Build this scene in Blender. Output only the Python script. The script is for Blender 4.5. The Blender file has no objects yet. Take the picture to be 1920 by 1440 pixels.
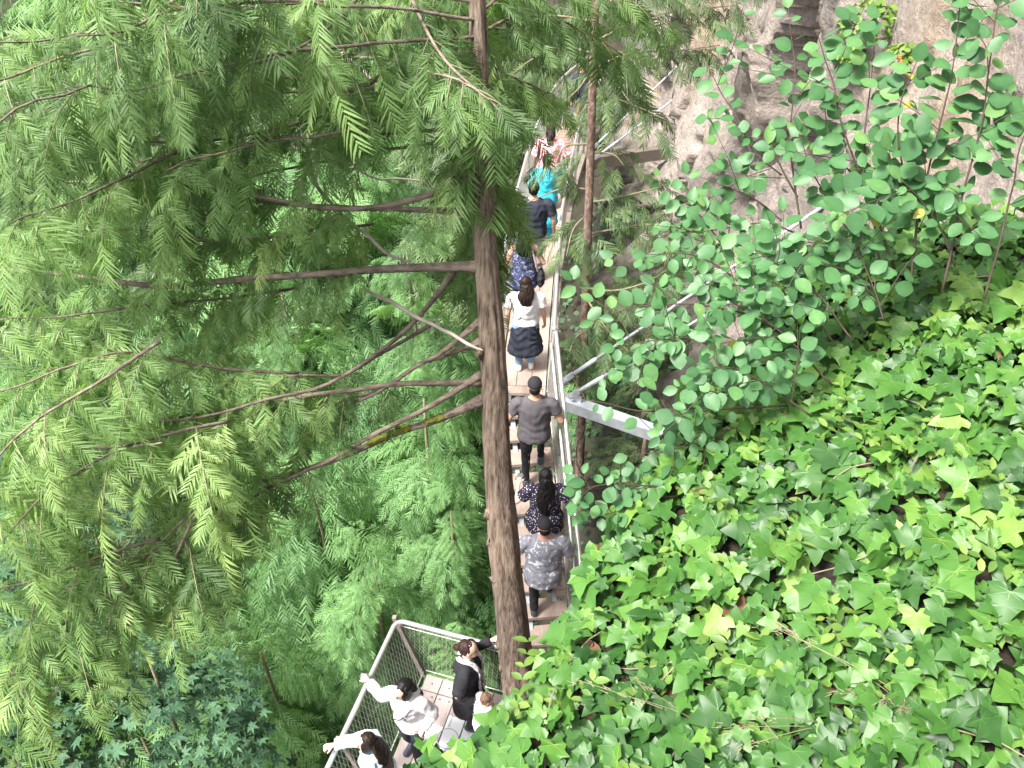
import bpy, math
import numpy as np
from mathutils import Vector, Matrix, Euler

R = math.radians
rng = np.random.default_rng(11)
scene = bpy.context.scene
COL = scene.collection

# ------------------------------------------------------------------ camera, sky, sun, exposure
PITCH = 40.0
FPX = 1550.0                      # focal length in pixels of the 1920 wide photograph
cam_d = bpy.data.cameras.new('camera')
cam_d.sensor_width = 36.0
cam_d.lens = 36.0 * FPX / 1920.0
cam_d.clip_start = 0.05
cam_d.clip_end = 2000.0
cam = bpy.data.objects.new('camera', cam_d)
COL.objects.link(cam)
cam.location = (0, 0, 0)
cam.rotation_euler = (R(90 - PITCH), 0, 0)
scene.camera = cam

SUN_EL, SUN_AZ = 58.0, -122.0      # azimuth measured from +Y towards +X
world = bpy.data.worlds.new('World')
scene.world = world
world.use_nodes = True
wn = world.node_tree.nodes
wl = world.node_tree.links
bg = wn['Background']
sky = wn.new('ShaderNodeTexSky')
sky.sky_type = 'NISHITA'
sky.sun_disc = False
sky.sun_elevation = R(SUN_EL)
sky.sun_rotation = R(SUN_AZ)
sky.air_density = 1.0
sky.dust_density = 4.0
sky.ozone_density = 1.0
hs = wn.new('ShaderNodeHueSaturation')     # thin high cloud: the blue is mostly washed out
hs.inputs['Saturation'].default_value = 0.30
wl.new(sky.outputs[0], hs.inputs['Color'])
wl.new(hs.outputs[0], bg.inputs['Color'])
bg.inputs['Strength'].default_value = 0.12

sun_d = bpy.data.lights.new('sun', 'SUN')
sun_d.energy = 3.3
sun_d.angle = R(12)
sun_d.color = (1.0, 0.96, 0.90)
sun = bpy.data.objects.new('sun', sun_d)
COL.objects.link(sun)
sdir = Vector((math.sin(R(SUN_AZ)) * math.cos(R(SUN_EL)), math.cos(R(SUN_AZ)) * math.cos(R(SUN_EL)), math.sin(R(SUN_EL))))
sun.rotation_euler = (-sdir).to_track_quat('-Z', 'Y').to_euler()

vs = scene.view_settings
vs.view_transform = 'Standard'
vs.look = 'None'
vs.gamma = 1.0
vs.use_curve_mapping = False
vs.exposure = 1.65
scene.cycles.max_bounces = 6
scene.cycles.transmission_bounces = 6
scene.cycles.transparent_max_bounces = 6

# ------------------------------------------------------------------ helpers
CP, SP = math.cos(R(PITCH)), math.sin(R(PITCH))

def ray(x, y):
    u, v = (x - 960) / FPX, (720 - y) / FPX
    return np.array([u, CP + v * SP, -SP + v * CP])

def at(x, y, d):
    return ray(x, y) * d

def at_z(x, y, z):
    r = ray(x, y)
    return r * (z / r[2])

def at_y(x, y, yy):
    r = ray(x, y)
    return r * (yy / r[1])

def proj(P):
    P = np.atleast_2d(P)
    d = P[:, 1] * CP - P[:, 2] * SP
    h = P[:, 1] * SP + P[:, 2] * CP
    return 960 + FPX * P[:, 0] / d, 720 - FPX * h / d, d

def nrm(v):
    v = np.asarray(v, float)
    n = np.linalg.norm(v, axis=-1, keepdims=True)
    return v / np.maximum(n, 1e-9)

ORIG = {}

def org(parent):
    return ORIG.get(parent.name, np.zeros(3)) if parent is not None else np.zeros(3)

def tag(o, label=None, cat=None, group=None, kind=None):
    if label: o['label'] = label
    if cat: o['category'] = cat
    if group: o['group'] = group
    if kind: o['kind'] = kind
    return o

def thing(name, loc, label, cat, group=None):
    o = bpy.data.objects.new(name, None)
    o.empty_display_size = 0.1
    COL.objects.link(o)
    o.location = loc
    ORIG[o.name] = np.array(loc, float)
    return tag(o, label, cat, group)

def make_mesh(name, V, F, mat, smooth=False, tint=None):
    me = bpy.data.meshes.new(name)
    V = np.asarray(V, np.float32)
    if isinstance(F, np.ndarray):
        n, k = F.shape
        me.vertices.add(len(V)); me.vertices.foreach_set('co', V.ravel())
        me.loops.add(n * k); me.loops.foreach_set('vertex_index', F.astype(np.int32).ravel())
        me.polygons.add(n); me.polygons.foreach_set('loop_start', (np.arange(n) * k).astype(np.int32))
        me.update(calc_edges=True)
    else:
        me.from_pydata(V.tolist(), [], [tuple(f) for f in F])
        me.update()
    if smooth:
        me.polygons.foreach_set('use_smooth', np.ones(len(me.polygons), bool))
    if tint is not None:
        a = me.attributes.new('tint', 'FLOAT', 'POINT')
        a.data.foreach_set('value', np.broadcast_to(np.asarray(tint, np.float32), (len(V),)).copy())
    for m in (mat if isinstance(mat, (list, tuple)) else [mat]):
        me.materials.append(m)
    return me

def add_obj(name, me, parent=None):
    o = bpy.data.objects.new(name, me)
    COL.objects.link(o)
    if parent is not None:
        o.parent = parent
        ORIG[o.name] = org(parent)
    return o

def mk(name, V, F, mat, parent=None, smooth=False, tint=None):
    """mesh given in world coordinates"""
    return add_obj(name, make_mesh(name, np.asarray(V, float) - org(parent), F, mat, smooth, tint), parent)

def place(name, me, M, parent=None):
    """linked copy of a mesh with world matrix M (4x4 numpy)"""
    o = add_obj(name, me, parent)
    M = np.array(M, float)
    M[:3, 3] -= org(parent)
    o.matrix_basis = Matrix(M.tolist())
    return o

def cat(parts):
    V, F, off = [], [], 0
    for v, f in parts:
        v = np.asarray(v, float)
        V.append(v)
        F += [tuple(int(i) + off for i in ff) for ff in f]
        off += len(v)
    return np.concatenate(V), F

def box(c, size, M=None):
    x, y, z = np.array(size) / 2.0
    V = np.array([[a, b, d] for a in (-x, x) for b in (-y, y) for d in (-z, z)])
    if M is not None:
        V = V @ np.asarray(M).T
    F = [(0, 1, 3, 2), (4, 6, 7, 5), (0, 4, 5, 1), (2, 3, 7, 6), (0, 2, 6, 4), (1, 5, 7, 3)]
    return V + np.asarray(c), F

def frames(P):
    P = np.asarray(P, float)
    T = np.gradient(P, axis=0)
    T = nrm(T)
    up = np.array([0, 0, 1.0]) if abs(T[0][2]) < 0.9 else np.array([1.0, 0, 0])
    N = [nrm(np.cross(T[0], up))]
    for i in range(1, len(P)):
        n = N[-1] - T[i] * np.dot(N[-1], T[i])
        N.append(nrm(n))
    N = np.array(N)
    B = np.cross(T, N)
    return T, N, B

def tube(P, r, n=8, caps=True, flat=1.0):
    P = np.asarray(P, float)
    r = np.broadcast_to(np.asarray(r, float), (len(P),))
    T, N, B = frames(P)
    a = np.arange(n) * 2 * math.pi / n
    V = (P[:, None] + r[:, None, None] * (np.cos(a)[None, :, None] * N[:, None] + flat * np.sin(a)[None, :, None] * B[:, None])).reshape(-1, 3)
    F = []
    for i in range(len(P) - 1):
        for j in range(n):
            k = (j + 1) % n
            F.append((i * n + j, i * n + k, (i + 1) * n + k, (i + 1) * n + j))
    if caps:
        F.append(tuple(range(n))[::-1])
        F.append(tuple((len(P) - 1) * n + j for j in range(n)))
    return V, F

def bar(a, b, w, h, up=(0, 0, 1)):
    """box beam from a to b, w across, h along up"""
    a, b = np.asarray(a, float), np.asarray(b, float)
    t = nrm(b - a); s = nrm(np.cross(t, up)); u = np.cross(s, t)
    M = np.stack([t, s, u], 1)
    return box((a + b) / 2, (np.linalg.norm(b - a), w, h), M)

def ellipsoid(c, r, nu=14, nv=9, M=None):
    V = [[0, 0, 1.0]]
    for i in range(1, nv):
        t = math.pi * i / nv
        for j in range(nu):
            p = 2 * math.pi * j / nu
            V.append([math.sin(t) * math.cos(p), math.sin(t) * math.sin(p), math.cos(t)])
    V.append([0, 0, -1.0])
    V = np.array(V) * np.asarray(r)
    if M is not None:
        V = V @ np.asarray(M).T
    F = [(0, 1 + j, 1 + (j + 1) % nu) for j in range(nu)]
    for i in range(nv - 2):
        for j in range(nu):
            a, b = 1 + i * nu + j, 1 + i * nu + (j + 1) % nu
            F.append((a, a + nu, b + nu, b))
    l = len(V) - 1; s = 1 + (nv - 2) * nu
    F += [(s + j, l, s + (j + 1) % nu) for j in range(nu)]
    return V + np.asarray(c), F

def smooth_path(P, n):
    """Catmull-Rom resample of control points"""
    P = np.asarray(P, float)
    if len(P) == 2:
        t = np.linspace(0, 1, n)[:, None]
        return P[0] * (1 - t) + P[1] * t
    Q = np.vstack([2 * P[0] - P[1], P, 2 * P[-1] - P[-2]])
    out = []
    for s in np.linspace(0, len(P) - 1 - 1e-6, n):
        i = int(s); t = s - i
        p0, p1, p2, p3 = Q[i:i + 4]
        out.append(0.5 * ((2 * p1) + (-p0 + p2) * t + (2 * p0 - 5 * p1 + 4 * p2 - p3) * t * t + (-p0 + 3 * p1 - 3 * p2 + p3) * t ** 3))
    return np.array(out)

def _hash(ix, iy, iz):
    h = (ix * 374761393 + iy * 668265263 + iz * 2147483647 + 1013904223) & 0xffffffff
    h = ((h ^ (h >> 13)) * 1274126177) & 0xffffffff
    return ((h ^ (h >> 16)) & 0xffff) / 65535.0

def vnoise(P):
    P = np.asarray(P, float)
    I = np.floor(P).astype(np.int64); f = P - I; f = f * f * (3 - 2 * f)
    out = 0
    for a in (0, 1):
        for b in (0, 1):
            for c in (0, 1):
                w = (f[..., 0] if a else 1 - f[..., 0]) * (f[..., 1] if b else 1 - f[..., 1]) * (f[..., 2] if c else 1 - f[..., 2])
                out = out + w * _hash(I[..., 0] + a, I[..., 1] + b, I[..., 2] + c)
    return out * 2 - 1

def fbm(P, o=4):
    s, a = 0, 1.0
    P = np.asarray(P, float)
    for k in range(o):
        s = s + a * vnoise(P * 2.03 ** k + k * 17.3); a *= 0.5
    return s

# ------------------------------------------------------------------ materials
def new_mat(name):
    m = bpy.data.materials.new(name)
    m.use_nodes = True
    nt = m.node_tree
    return m, nt, nt.nodes, nt.links, nt.nodes['Principled BSDF']

def ramp(n, stops):
    r = n.new('ShaderNodeValToRGB')
    e = r.color_ramp.elements
    while len(e) < len(stops):
        e.new(0.5)
    for k, (p, c) in enumerate(stops):
        e[k].position = p
        e[k].color = (*c, 1) if len(c) == 3 else c
    return r

def noise_node(n, l, scale, detail=4, rough=0.55, vec=None, stretch=None, coord='Object'):
    tc = n.new('ShaderNodeTexCoord')
    src = tc.outputs[coord]
    if stretch is not None:
        mp = n.new('ShaderNodeMapping')
        mp.inputs['Scale'].default_value = stretch
        l.new(src, mp.inputs['Vector']); src = mp.outputs[0]
    t = n.new('ShaderNodeTexNoise')
    t.inputs['Scale'].default_value = scale
    t.inputs['Detail'].default_value = detail
    t.inputs['Roughness'].default_value = rough
    l.new(src, t.inputs['Vector'])
    return t

def add_bump(n, l, b, src, strength=0.4, dist=0.01):
    bp = n.new('ShaderNodeBump')
    bp.inputs['Strength'].default_value = strength
    bp.inputs['Distance'].default_value = dist
    l.new(src, bp.inputs['Height'])
    l.new(bp.outputs[0], b.inputs['Normal'])

def plain(name, col, rough=0.6, metal=0.0, var=0.18, scale=6.0, bump=0.0, stretch=None, spec=0.5):
    m, nt, n, l, b = new_mat(name)
    t = noise_node(n, l, scale, stretch=stretch)
    c = np.array(col)
    r = ramp(n, [(0.3, tuple(np.clip(c * (1 - var), 0, 1))), (0.7, tuple(np.clip(c * (1 + var), 0, 1)))])
    l.new(t.outputs['Fac'], r.inputs[0]); l.new(r.outputs[0], b.inputs['Base Color'])
    b.inputs['Roughness'].default_value = rough
    b.inputs['Metallic'].default_value = metal
    b.inputs['Specular IOR Level'].default_value = spec
    if bump:
        add_bump(n, l, b, t.outputs['Fac'], bump)
    return m

def leaf_mat(name, stops, transl=0.35, rough=0.45, spec=0.35, tcol=(1.1, 1.25, 0.6)):
    """colour by the 'tint' attribute baked on each leaf; thin leaf lets light through"""
    m, nt, n, l, b = new_mat(name)
    at_ = n.new('ShaderNodeAttribute'); at_.attribute_name = 'tint'
    t = noise_node(n, l, 3.0, 3, coord='Object')
    ma = n.new('ShaderNodeMath'); ma.operation = 'MULTIPLY_ADD'
    l.new(t.outputs['Fac'], ma.inputs[0]); ma.inputs[1].default_value = 0.25
    l.new(at_.outputs['Fac'], ma.inputs[2])
    sb = n.new('ShaderNodeMath'); sb.operation = 'SUBTRACT'; sb.inputs[1].default_value = 0.125
    l.new(ma.outputs[0], sb.inputs[0])
    r = ramp(n, stops)
    l.new(sb.outputs[0], r.inputs[0])
    l.new(r.outputs[0], b.inputs['Base Color'])
    b.inputs['Roughness'].default_value = rough
    b.inputs['Specular IOR Level'].default_value = spec
    tr = n.new('ShaderNodeBsdfTranslucent')
    mu = n.new('ShaderNodeMix'); mu.data_type = 'RGBA'; mu.blend_type = 'MULTIPLY'
    mu.inputs[0].default_value = 1.0
    l.new(r.outputs[0], mu.inputs[6]); mu.inputs[7].default_value = (*tcol, 1)
    l.new(mu.outputs[2], tr.inputs['Color'])
    mx = n.new('ShaderNodeMixShader'); mx.inputs[0].default_value = transl
    l.new(b.outputs[0], mx.inputs[1]); l.new(tr.outputs[0], mx.inputs[2])
    l.new(mx.outputs[0], n['Material Output'].inputs['Surface'])
    return m

M = {}
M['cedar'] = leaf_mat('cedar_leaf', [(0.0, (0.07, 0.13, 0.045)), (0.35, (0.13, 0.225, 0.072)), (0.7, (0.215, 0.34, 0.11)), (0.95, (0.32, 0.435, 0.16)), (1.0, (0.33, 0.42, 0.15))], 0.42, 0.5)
M['conifer'] = leaf_mat('conifer_leaf', [(0.0, (0.05, 0.11, 0.042)), (0.5, (0.125, 0.25, 0.09)), (1.0, (0.23, 0.40, 0.15))], 0.38, 0.5)
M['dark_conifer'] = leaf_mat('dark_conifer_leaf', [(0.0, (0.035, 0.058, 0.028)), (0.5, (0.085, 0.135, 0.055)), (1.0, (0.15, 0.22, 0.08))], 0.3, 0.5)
M['maple'] = leaf_mat('maple_leaf', [(0.0, (0.03, 0.075, 0.04)), (0.6, (0.07, 0.15, 0.078)), (1.0, (0.12, 0.235, 0.11))], 0.22, 0.55, 0.25)
M['ivy'] = leaf_mat('ivy_leaf', [(0.0, (0.018, 0.06, 0.014)), (0.4, (0.048, 0.135, 0.024)), (0.75, (0.09, 0.205, 0.036)), (0.9, (0.155, 0.265, 0.05)), (1.0, (0.25, 0.32, 0.12))], 0.2, 0.43, 0.32)
M['vinca'] = leaf_mat('periwinkle_leaf', [(0.0, (0.055, 0.12, 0.022)), (0.6, (0.13, 0.23, 0.045)), (1.0, (0.23, 0.32, 0.08))], 0.3, 0.45)
M['shrub'] = leaf_mat('shrub_leaf', [(0.0, (0.042, 0.115, 0.044)), (0.5, (0.08, 0.195, 0.07)), (0.85, (0.145, 0.275, 0.09)), (0.93, (0.21, 0.32, 0.09)), (0.96, (0.50, 0.43, 0.06)), (1.0, (0.52, 0.26, 0.04))], 0.28, 0.45, 0.35)
M['dead'] = leaf_mat('dead_leaf', [(0.0, (0.05, 0.022, 0.014)), (0.6, (0.12, 0.055, 0.032)), (1.0, (0.20, 0.11, 0.065))], 0.15, 0.7, 0.2, (1, 0.8, 0.6))
M['dry_grass'] = plain('dry_grass', (0.24, 0.21, 0.12), 0.7)
M['twig'] = plain('twig', (0.19, 0.16, 0.10), 0.85, var=0.4, scale=14, bump=0.3)
M['pale_twig'] = plain('pale_twig', (0.34, 0.29, 0.25), 0.85, var=0.35, scale=10, bump=0.3)
M['shrub_stem'] = plain('shrub_stem', (0.055, 0.036, 0.026), 0.7, var=0.3, scale=12)
M['moss'] = plain('moss', (0.14, 0.15, 0.02), 0.95, var=0.4, scale=40, bump=0.8)
M['steel'] = plain('rail_steel', (0.50, 0.49, 0.475), 0.38, 0.6, var=0.08, scale=5)
M['galv'] = plain('galvanised_steel', (0.40, 0.425, 0.46), 0.5, 0.45, var=0.14, scale=9)
M['wire'] = plain('net_wire', (0.50, 0.49, 0.46), 0.5, 0.4, var=0.1)
M['channel'] = plain('weathered_channel', (0.22, 0.19, 0.165), 0.7, 0.1, var=0.25, scale=7)

def bark_mat(name, dark, mid, light, scale, stretch):
    m, nt, n, l, b = new_mat(name)
    t = noise_node(n, l, scale, 6, 0.65, stretch=stretch)
    t2 = noise_node(n, l, 1.7, 3, 0.5)
    r = ramp(n, [(0.32, dark), (0.5, mid), (0.72, light)])
    l.new(t.outputs['Fac'], r.inputs[0])
    r2 = ramp(n, [(0.35, (0.72, 0.70, 0.68)), (0.65, (1.12, 1.08, 1.02))])
    l.new(t2.outputs['Fac'], r2.inputs[0])
    mu = n.new('ShaderNodeMix'); mu.data_type = 'RGBA'; mu.blend_type = 'MULTIPLY'; mu.inputs[0].default_value = 1
    l.new(r.outputs[0], mu.inputs[6]); l.new(r2.outputs[0], mu.inputs[7])
    l.new(mu.outputs[2], b.inputs['Base Color'])
    b.inputs['Roughness'].default_value = 0.9
    b.inputs['Specular IOR Level'].default_value = 0.2
    add_bump(n, l, b, t.outputs['Fac'], 1.0, 0.022)
    return m
M['bark'] = bark_mat('cedar_bark', (0.055, 0.04, 0.033), (0.20, 0.155, 0.125), (0.35, 0.285, 0.24), 40, (1, 1, 0.09))
M['bark_limb'] = bark_mat('limb_bark', (0.09, 0.07, 0.058), (0.22, 0.18, 0.15), (0.34, 0.29, 0.25), 30, (0.4, 0.6, 1))
M['bark_red'] = bark_mat('young_conifer_bark', (0.09, 0.06, 0.047), (0.20, 0.14, 0.112), (0.40, 0.34, 0.30), 22, (1, 1, 0.5))

def wood_mat(name, c1, c2):
    m, nt, n, l, b = new_mat(name)
    oi = n.new('ShaderNodeObjectInfo')
    t = noise_node(n, l, 9, 5, 0.6, stretch=(6, 0.7, 6))
    t2 = noise_node(n, l, 5, 4, 0.6)
    r = ramp(n, [(0.3, c1), (0.7, c2)])
    l.new(t.outputs['Fac'], r.inputs[0])
    v = n.new('ShaderNodeMath'); v.operation = 'MULTIPLY_ADD'; v.inputs[1].default_value = 0.22; v.inputs[2].default_value = 0.88
    l.new(oi.outputs['Random'], v.inputs[0])
    v2 = n.new('ShaderNodeMath'); v2.operation = 'MULTIPLY_ADD'; v2.inputs[1].default_value = 0.5; v2.inputs[2].default_value = 0.75
    l.new(t2.outputs['Fac'], v2.inputs[0])
    v3 = n.new('ShaderNodeMath'); v3.operation = 'MULTIPLY'
    l.new(v.outputs[0], v3.inputs[0]); l.new(v2.outputs[0], v3.inputs[1])
    mu = n.new('ShaderNodeVectorMath'); mu.operation = 'SCALE'
    l.new(r.outputs[0], mu.inputs[0]); l.new(v3.outputs[0], mu.inputs['Scale'])
    l.new(mu.outputs[0], b.inputs['Base Color'])
    b.inputs['Roughness'].default_value = 0.75
    add_bump(n, l, b, t.outputs['Fac'], 0.25, 0.004)
    return m
M['tread'] = wood_mat('tread_wood', (0.31, 0.235, 0.195), (0.42, 0.33, 0.28))
M['deck'] = wood_mat('deck_wood', (0.31, 0.25, 0.235), (0.41, 0.35, 0.33))
M['far_deck'] = wood_mat('brown_deck_wood', (0.26, 0.17, 0.13), (0.36, 0.25, 0.20))
M['glulam'] = wood_mat('timber_beam', (0.10, 0.08, 0.065), (0.16, 0.13, 0.11))
M['bolt'] = plain('bolt_steel', (0.06, 0.055, 0.055), 0.5, 0.3)
M['white_paint'] = plain('white_floor_paint', (0.80, 0.80, 0.80), 0.6, var=0.03)

# ------------------------------------------------------------------ setting: ground, river, cliff, ivy bank
def grid_faces(a, b):
    i, j = np.meshgrid(np.arange(a - 1), np.arange(b - 1), indexing='ij')
    k = (i * b + j).ravel()
    return np.stack([k, k + b, k + b + 1, k + 1], 1)

def ground_z(X, Y):
    z = np.interp(X, [-300, -60, -42, -40, -28, -26, -14, -3, 0, 1, 2.4, 4, 300], [-10, -22, -29, -30.6, -30.6, -29.2, -25, -17.5, -13.2, -11.6, -9.6, -8.6, -8])
    near = np.exp(-((X + 1) / 14) ** 2)
    return z + near * 0.5 * fbm(np.stack([X * 0.6, Y * 0.6, 0 * X], -1), 3)

gx = np.concatenate([np.linspace(-400, -24, 14), np.linspace(-22, 5, 70), np.linspace(8, 400, 8)])
gy = np.concatenate([np.linspace(-300, -6, 6), np.linspace(-4, 40, 90), np.linspace(45, 900, 12)])
GX, GY = np.meshgrid(gx, gy, indexing='ij')
m, nt, n, l, b = new_mat('forest_floor')
t = noise_node(n, l, 2.2, 7, 0.65)
r = ramp(n, [(0.3, (0.012, 0.009, 0.006)), (0.5, (0.03, 0.022, 0.014)), (0.62, (0.022, 0.03, 0.012)), (0.8, (0.055, 0.045, 0.032))])
l.new(t.outputs['Fac'], r.inputs[0]); l.new(r.outputs[0], b.inputs['Base Color'])
b.inputs['Roughness'].default_value = 0.95
add_bump(n, l, b, t.outputs['Fac'], 0.8, 0.08)
M['soil'] = m
o = mk('ground', np.stack([GX, GY, ground_z(GX, GY)], -1).reshape(-1, 3), grid_faces(len(gx), len(gy)), M['soil'], smooth=True)
tag(o, kind='structure')
M['water'] = plain('river_water', (0.42, 0.47, 0.44), 0.12, var=0.45, scale=0.35, bump=0.3)
o = mk('river', [(-43, -250, -29.6), (-25, -250, -29.6), (-25, 600, -29.6), (-43, 600, -29.6)], [(0, 1, 2, 3)], M['water'])
tag(o, kind='structure')

# cliff: a rock wall on the far side of the walkway, flaring out below it
cy = np.concatenate([np.linspace(1.0, 4.6, 16), np.linspace(4.7, 20, 250), np.linspace(20.5, 60, 30)])
cz = np.concatenate([np.linspace(-14, -10, 20), np.linspace(-9.95, 1.5, 190), np.linspace(2, 14, 14)])
CY, CZ = np.meshgrid(cy, cz, indexing='ij')
P3 = np.stack([0 * CY, CY, CZ], -1)
big = fbm(P3 * 0.28 + 3.1, 3) * 0.20
strata = fbm(np.stack([CY * 0.9 + CZ * 0.5, CZ * 0.25, 0 * CY + 5], -1), 4) * 0.10
def facets(n, seed, amp, tilt, stretch):
    """fractured rock: planar pieces, each set back and tilted a little differently"""
    g = np.random.default_rng(seed)
    sd_ = np.stack([g.uniform(0, 26, n), g.uniform(-15, 6, n)], 1)
    off = g.normal(0, amp, n); sl = g.normal(0, tilt, (n, 2))
    p = np.stack([CY + 0.25 * fbm(P3 * 1.1 + seed, 3), CZ + 0.35 * fbm(P3 * 1.1 + seed + 40, 3)], -1).reshape(-1, 2)
    out = np.zeros(len(p)); best = np.full(len(p), 1e9)
    for k in range(n):
        d = p - sd_[k]
        q = (d[:, 0] + 0.45 * d[:, 1]) ** 2 + (d[:, 1] * stretch) ** 2
        m_ = q < best
        best[m_] = q[m_]
        out[m_] = off[k] + d[m_] @ sl[k]
    return out.reshape(CY.shape)
blk = facets(90, 3, 0.10, 0.10, 0.5) + facets(650, 4, 0.03, 0.09, 0.6)
crack = -np.exp(-(np.abs(vnoise(np.stack([CY * 0.75 + CZ * 0.45, CZ * 0.30, 0 * CY + 9], -1) + 0.3 * fbm(P3 * 1.3, 3)[..., None])) / 0.03) ** 2) * 0.14
fine = fbm(P3 * 4.1, 4) * 0.028
CX = 3.35 + 0.012 * (CY - 8) - (big + strata + blk + crack + fine) + 0.06 * np.maximum(CZ + 5, 0)
CX -= 0.70 * np.clip(-7.95 - CZ, 0, 2.2) ** 1.1
CX += 0.25 * np.maximum(CY - 24, 0) - 0.9 * np.maximum(3.4 - CY, 0) * 0
m, nt, n, l, b = new_mat('cliff_rock')
t1 = noise_node(n, l, 0.55, 6, 0.6, stretch=(1, 1, 0.45))
t2 = noise_node(n, l, 2.4, 7, 0.7, stretch=(1, 1.3, 0.28))
t3 = noise_node(n, l, 14, 6, 0.7)
t4 = noise_node(n, l, 0.42, 3, 0.5, stretch=(1, 1, 0.6))
r1 = ramp(n, [(0.28, (0.17, 0.152, 0.142)), (0.45, (0.30, 0.258, 0.23)), (0.6, (0.36, 0.308, 0.272)), (0.75, (0.42, 0.37, 0.335))])
l.new(t1.outputs['Fac'], r1.inputs[0])
r2 = ramp(n, [(0.28, (0.52, 0.50, 0.50)), (0.41, (0.88, 0.87, 0.87)), (0.60, (1.05, 1.03, 1.0)), (0.8, (1.3, 1.27, 1.22))])
l.new(t2.outputs['Fac'], r2.inputs[0])
mu = n.new('ShaderNodeMix'); mu.data_type = 'RGBA'; mu.blend_type = 'MULTIPLY'; mu.inputs[0].default_value = 0.9
l.new(r1.outputs[0], mu.inputs[6]); l.new(r2.outputs[0], mu.inputs[7])
r4 = ramp(n, [(0.58, (0, 0, 0)), (0.66, (0.55, 0.55, 0.55))])
l.new(t4.outputs['Fac'], r4.inputs[0])
mo = n.new('ShaderNodeMix'); mo.data_type = 'RGBA'
l.new(r4.outputs[0], mo.inputs[0]); l.new(mu.outputs[2], mo.inputs[6]); mo.inputs[7].default_value = (0.29, 0.205, 0.12, 1)
r3 = ramp(n, [(0.3, (0.58, 0.58, 0.58)), (0.7, (1.25, 1.25, 1.25))])
l.new(t3.outputs['Fac'], r3.inputs[0])
m3 = n.new('ShaderNodeMix'); m3.data_type = 'RGBA'; m3.blend_type = 'MULTIPLY'; m3.inputs[0].default_value = 0.8
l.new(mo.outputs[2], m3.inputs[6]); l.new(r3.outputs[0], m3.inputs[7])
# shade below the deck painted into the rock colour, in mottled dark tones
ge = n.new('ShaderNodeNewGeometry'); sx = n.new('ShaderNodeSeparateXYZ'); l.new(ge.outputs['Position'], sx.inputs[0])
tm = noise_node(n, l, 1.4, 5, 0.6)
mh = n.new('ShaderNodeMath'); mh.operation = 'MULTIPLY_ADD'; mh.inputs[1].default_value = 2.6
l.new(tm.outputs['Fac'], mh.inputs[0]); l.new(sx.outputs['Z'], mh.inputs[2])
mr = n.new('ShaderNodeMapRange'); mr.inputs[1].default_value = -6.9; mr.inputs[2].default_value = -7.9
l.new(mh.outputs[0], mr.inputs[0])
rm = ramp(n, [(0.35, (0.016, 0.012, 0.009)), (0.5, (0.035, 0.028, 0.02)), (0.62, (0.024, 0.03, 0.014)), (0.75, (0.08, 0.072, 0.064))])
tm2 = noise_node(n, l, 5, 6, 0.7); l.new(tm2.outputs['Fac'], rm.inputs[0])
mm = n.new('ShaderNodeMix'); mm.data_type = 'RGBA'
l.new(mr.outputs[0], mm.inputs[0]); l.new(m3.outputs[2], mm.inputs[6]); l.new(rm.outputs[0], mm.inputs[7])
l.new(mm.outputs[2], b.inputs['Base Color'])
b.inputs['Roughness'].default_value = 0.9
ad = n.new('ShaderNodeMath'); ad.operation = 'ADD'
l.new(t2.outputs['Fac'], ad.inputs[0]); l.new(t3.outputs['Fac'], ad.inputs[1])
add_bump(n, l, b, ad.outputs[0], 0.8, 0.09)
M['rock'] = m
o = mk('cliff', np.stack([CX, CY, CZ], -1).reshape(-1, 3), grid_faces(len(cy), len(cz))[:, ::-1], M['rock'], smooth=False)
tag(o, kind='structure')

def cliff_x(y, z):
    return CX[np.argmin(abs(cy - y)), np.argmin(abs(cz - z))]

# ivy bank: a shelf of soil close under the camera, rising to the right, ending in a drop
def bank_z(X, Y):
    return -2.30 + 0.392 * X - 0.067 * Y

def bank_hit(x, y):
    d = ray(x, y)
    return d * (-2.30 / (d[2] - 0.392 * d[0] + 0.067 * d[1]))

EDGE_PX = [(560, 1760), (690, 1560), (790, 1445), (888, 1418), (985, 1348), (1030, 1245), (1080, 1140), (1115, 1075), (1160, 1012), (1200, 935),
           (1235, 880), (1268, 828), (1310, 770), (1370, 690), (1430, 600), (1490, 520), (1580, 470), (1680, 455), (1800, 440), (1930, 410), (2150, 380)]
EDGE = smooth_path([bank_hit(*p) for p in EDGE_PX], 70)
ANCH = smooth_path([(-0.9, 0.1, 0), (-0.2, -0.3, 0), (0.8, -0.4, 0), (2.2, -0.2, 0), (3.6, 0.6, 0), (4.2, 1.8, 0), (4.4, 2.9, 0)], 70)
tang = nrm(np.gradient(EDGE, axis=0)); outw = np.stack([-tang[:, 1], tang[:, 0], 0 * tang[:, 0]], 1)
rows = [EDGE + outw * 0.9 + [0, 0, -9.0], EDGE + outw * 0.45 + [0, 0, -3.0], EDGE + outw * 0.16 + [0, 0, -0.7], EDGE + outw * 0.04 + [0, 0, -0.15], EDGE - outw * 0.06]
for s in np.linspace(0.04, 1, 22):
    q = EDGE * (1 - s) + ANCH * s - outw * 0.06 * (1 - s)
    q[:, 2] = bank_z(q[:, 0], q[:, 1]) + 0.05 * fbm(q * 3.0, 3)
    rows.append(q)
BANK = np.array(rows)
m, nt, n, l, b = new_mat('bank_soil')
t = noise_node(n, l, 22, 7, 0.7)
r = ramp(n, [(0.3, (0.008, 0.006, 0.004)), (0.55, (0.03, 0.019, 0.013)), (0.8, (0.075, 0.045, 0.028))])
l.new(t.outputs['Fac'], r.inputs[0]); l.new(r.outputs[0], b.inputs['Base Color'])
b.inputs['Roughness'].default_value = 0.95
add_bump(n, l, b, t.outputs['Fac'], 1.0, 0.03)
M['bank_soil'] = m
o = mk('bank_terrain', BANK.reshape(-1, 3), grid_faces(*BANK.shape[:2]), M['bank_soil'], smooth=True)
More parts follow.
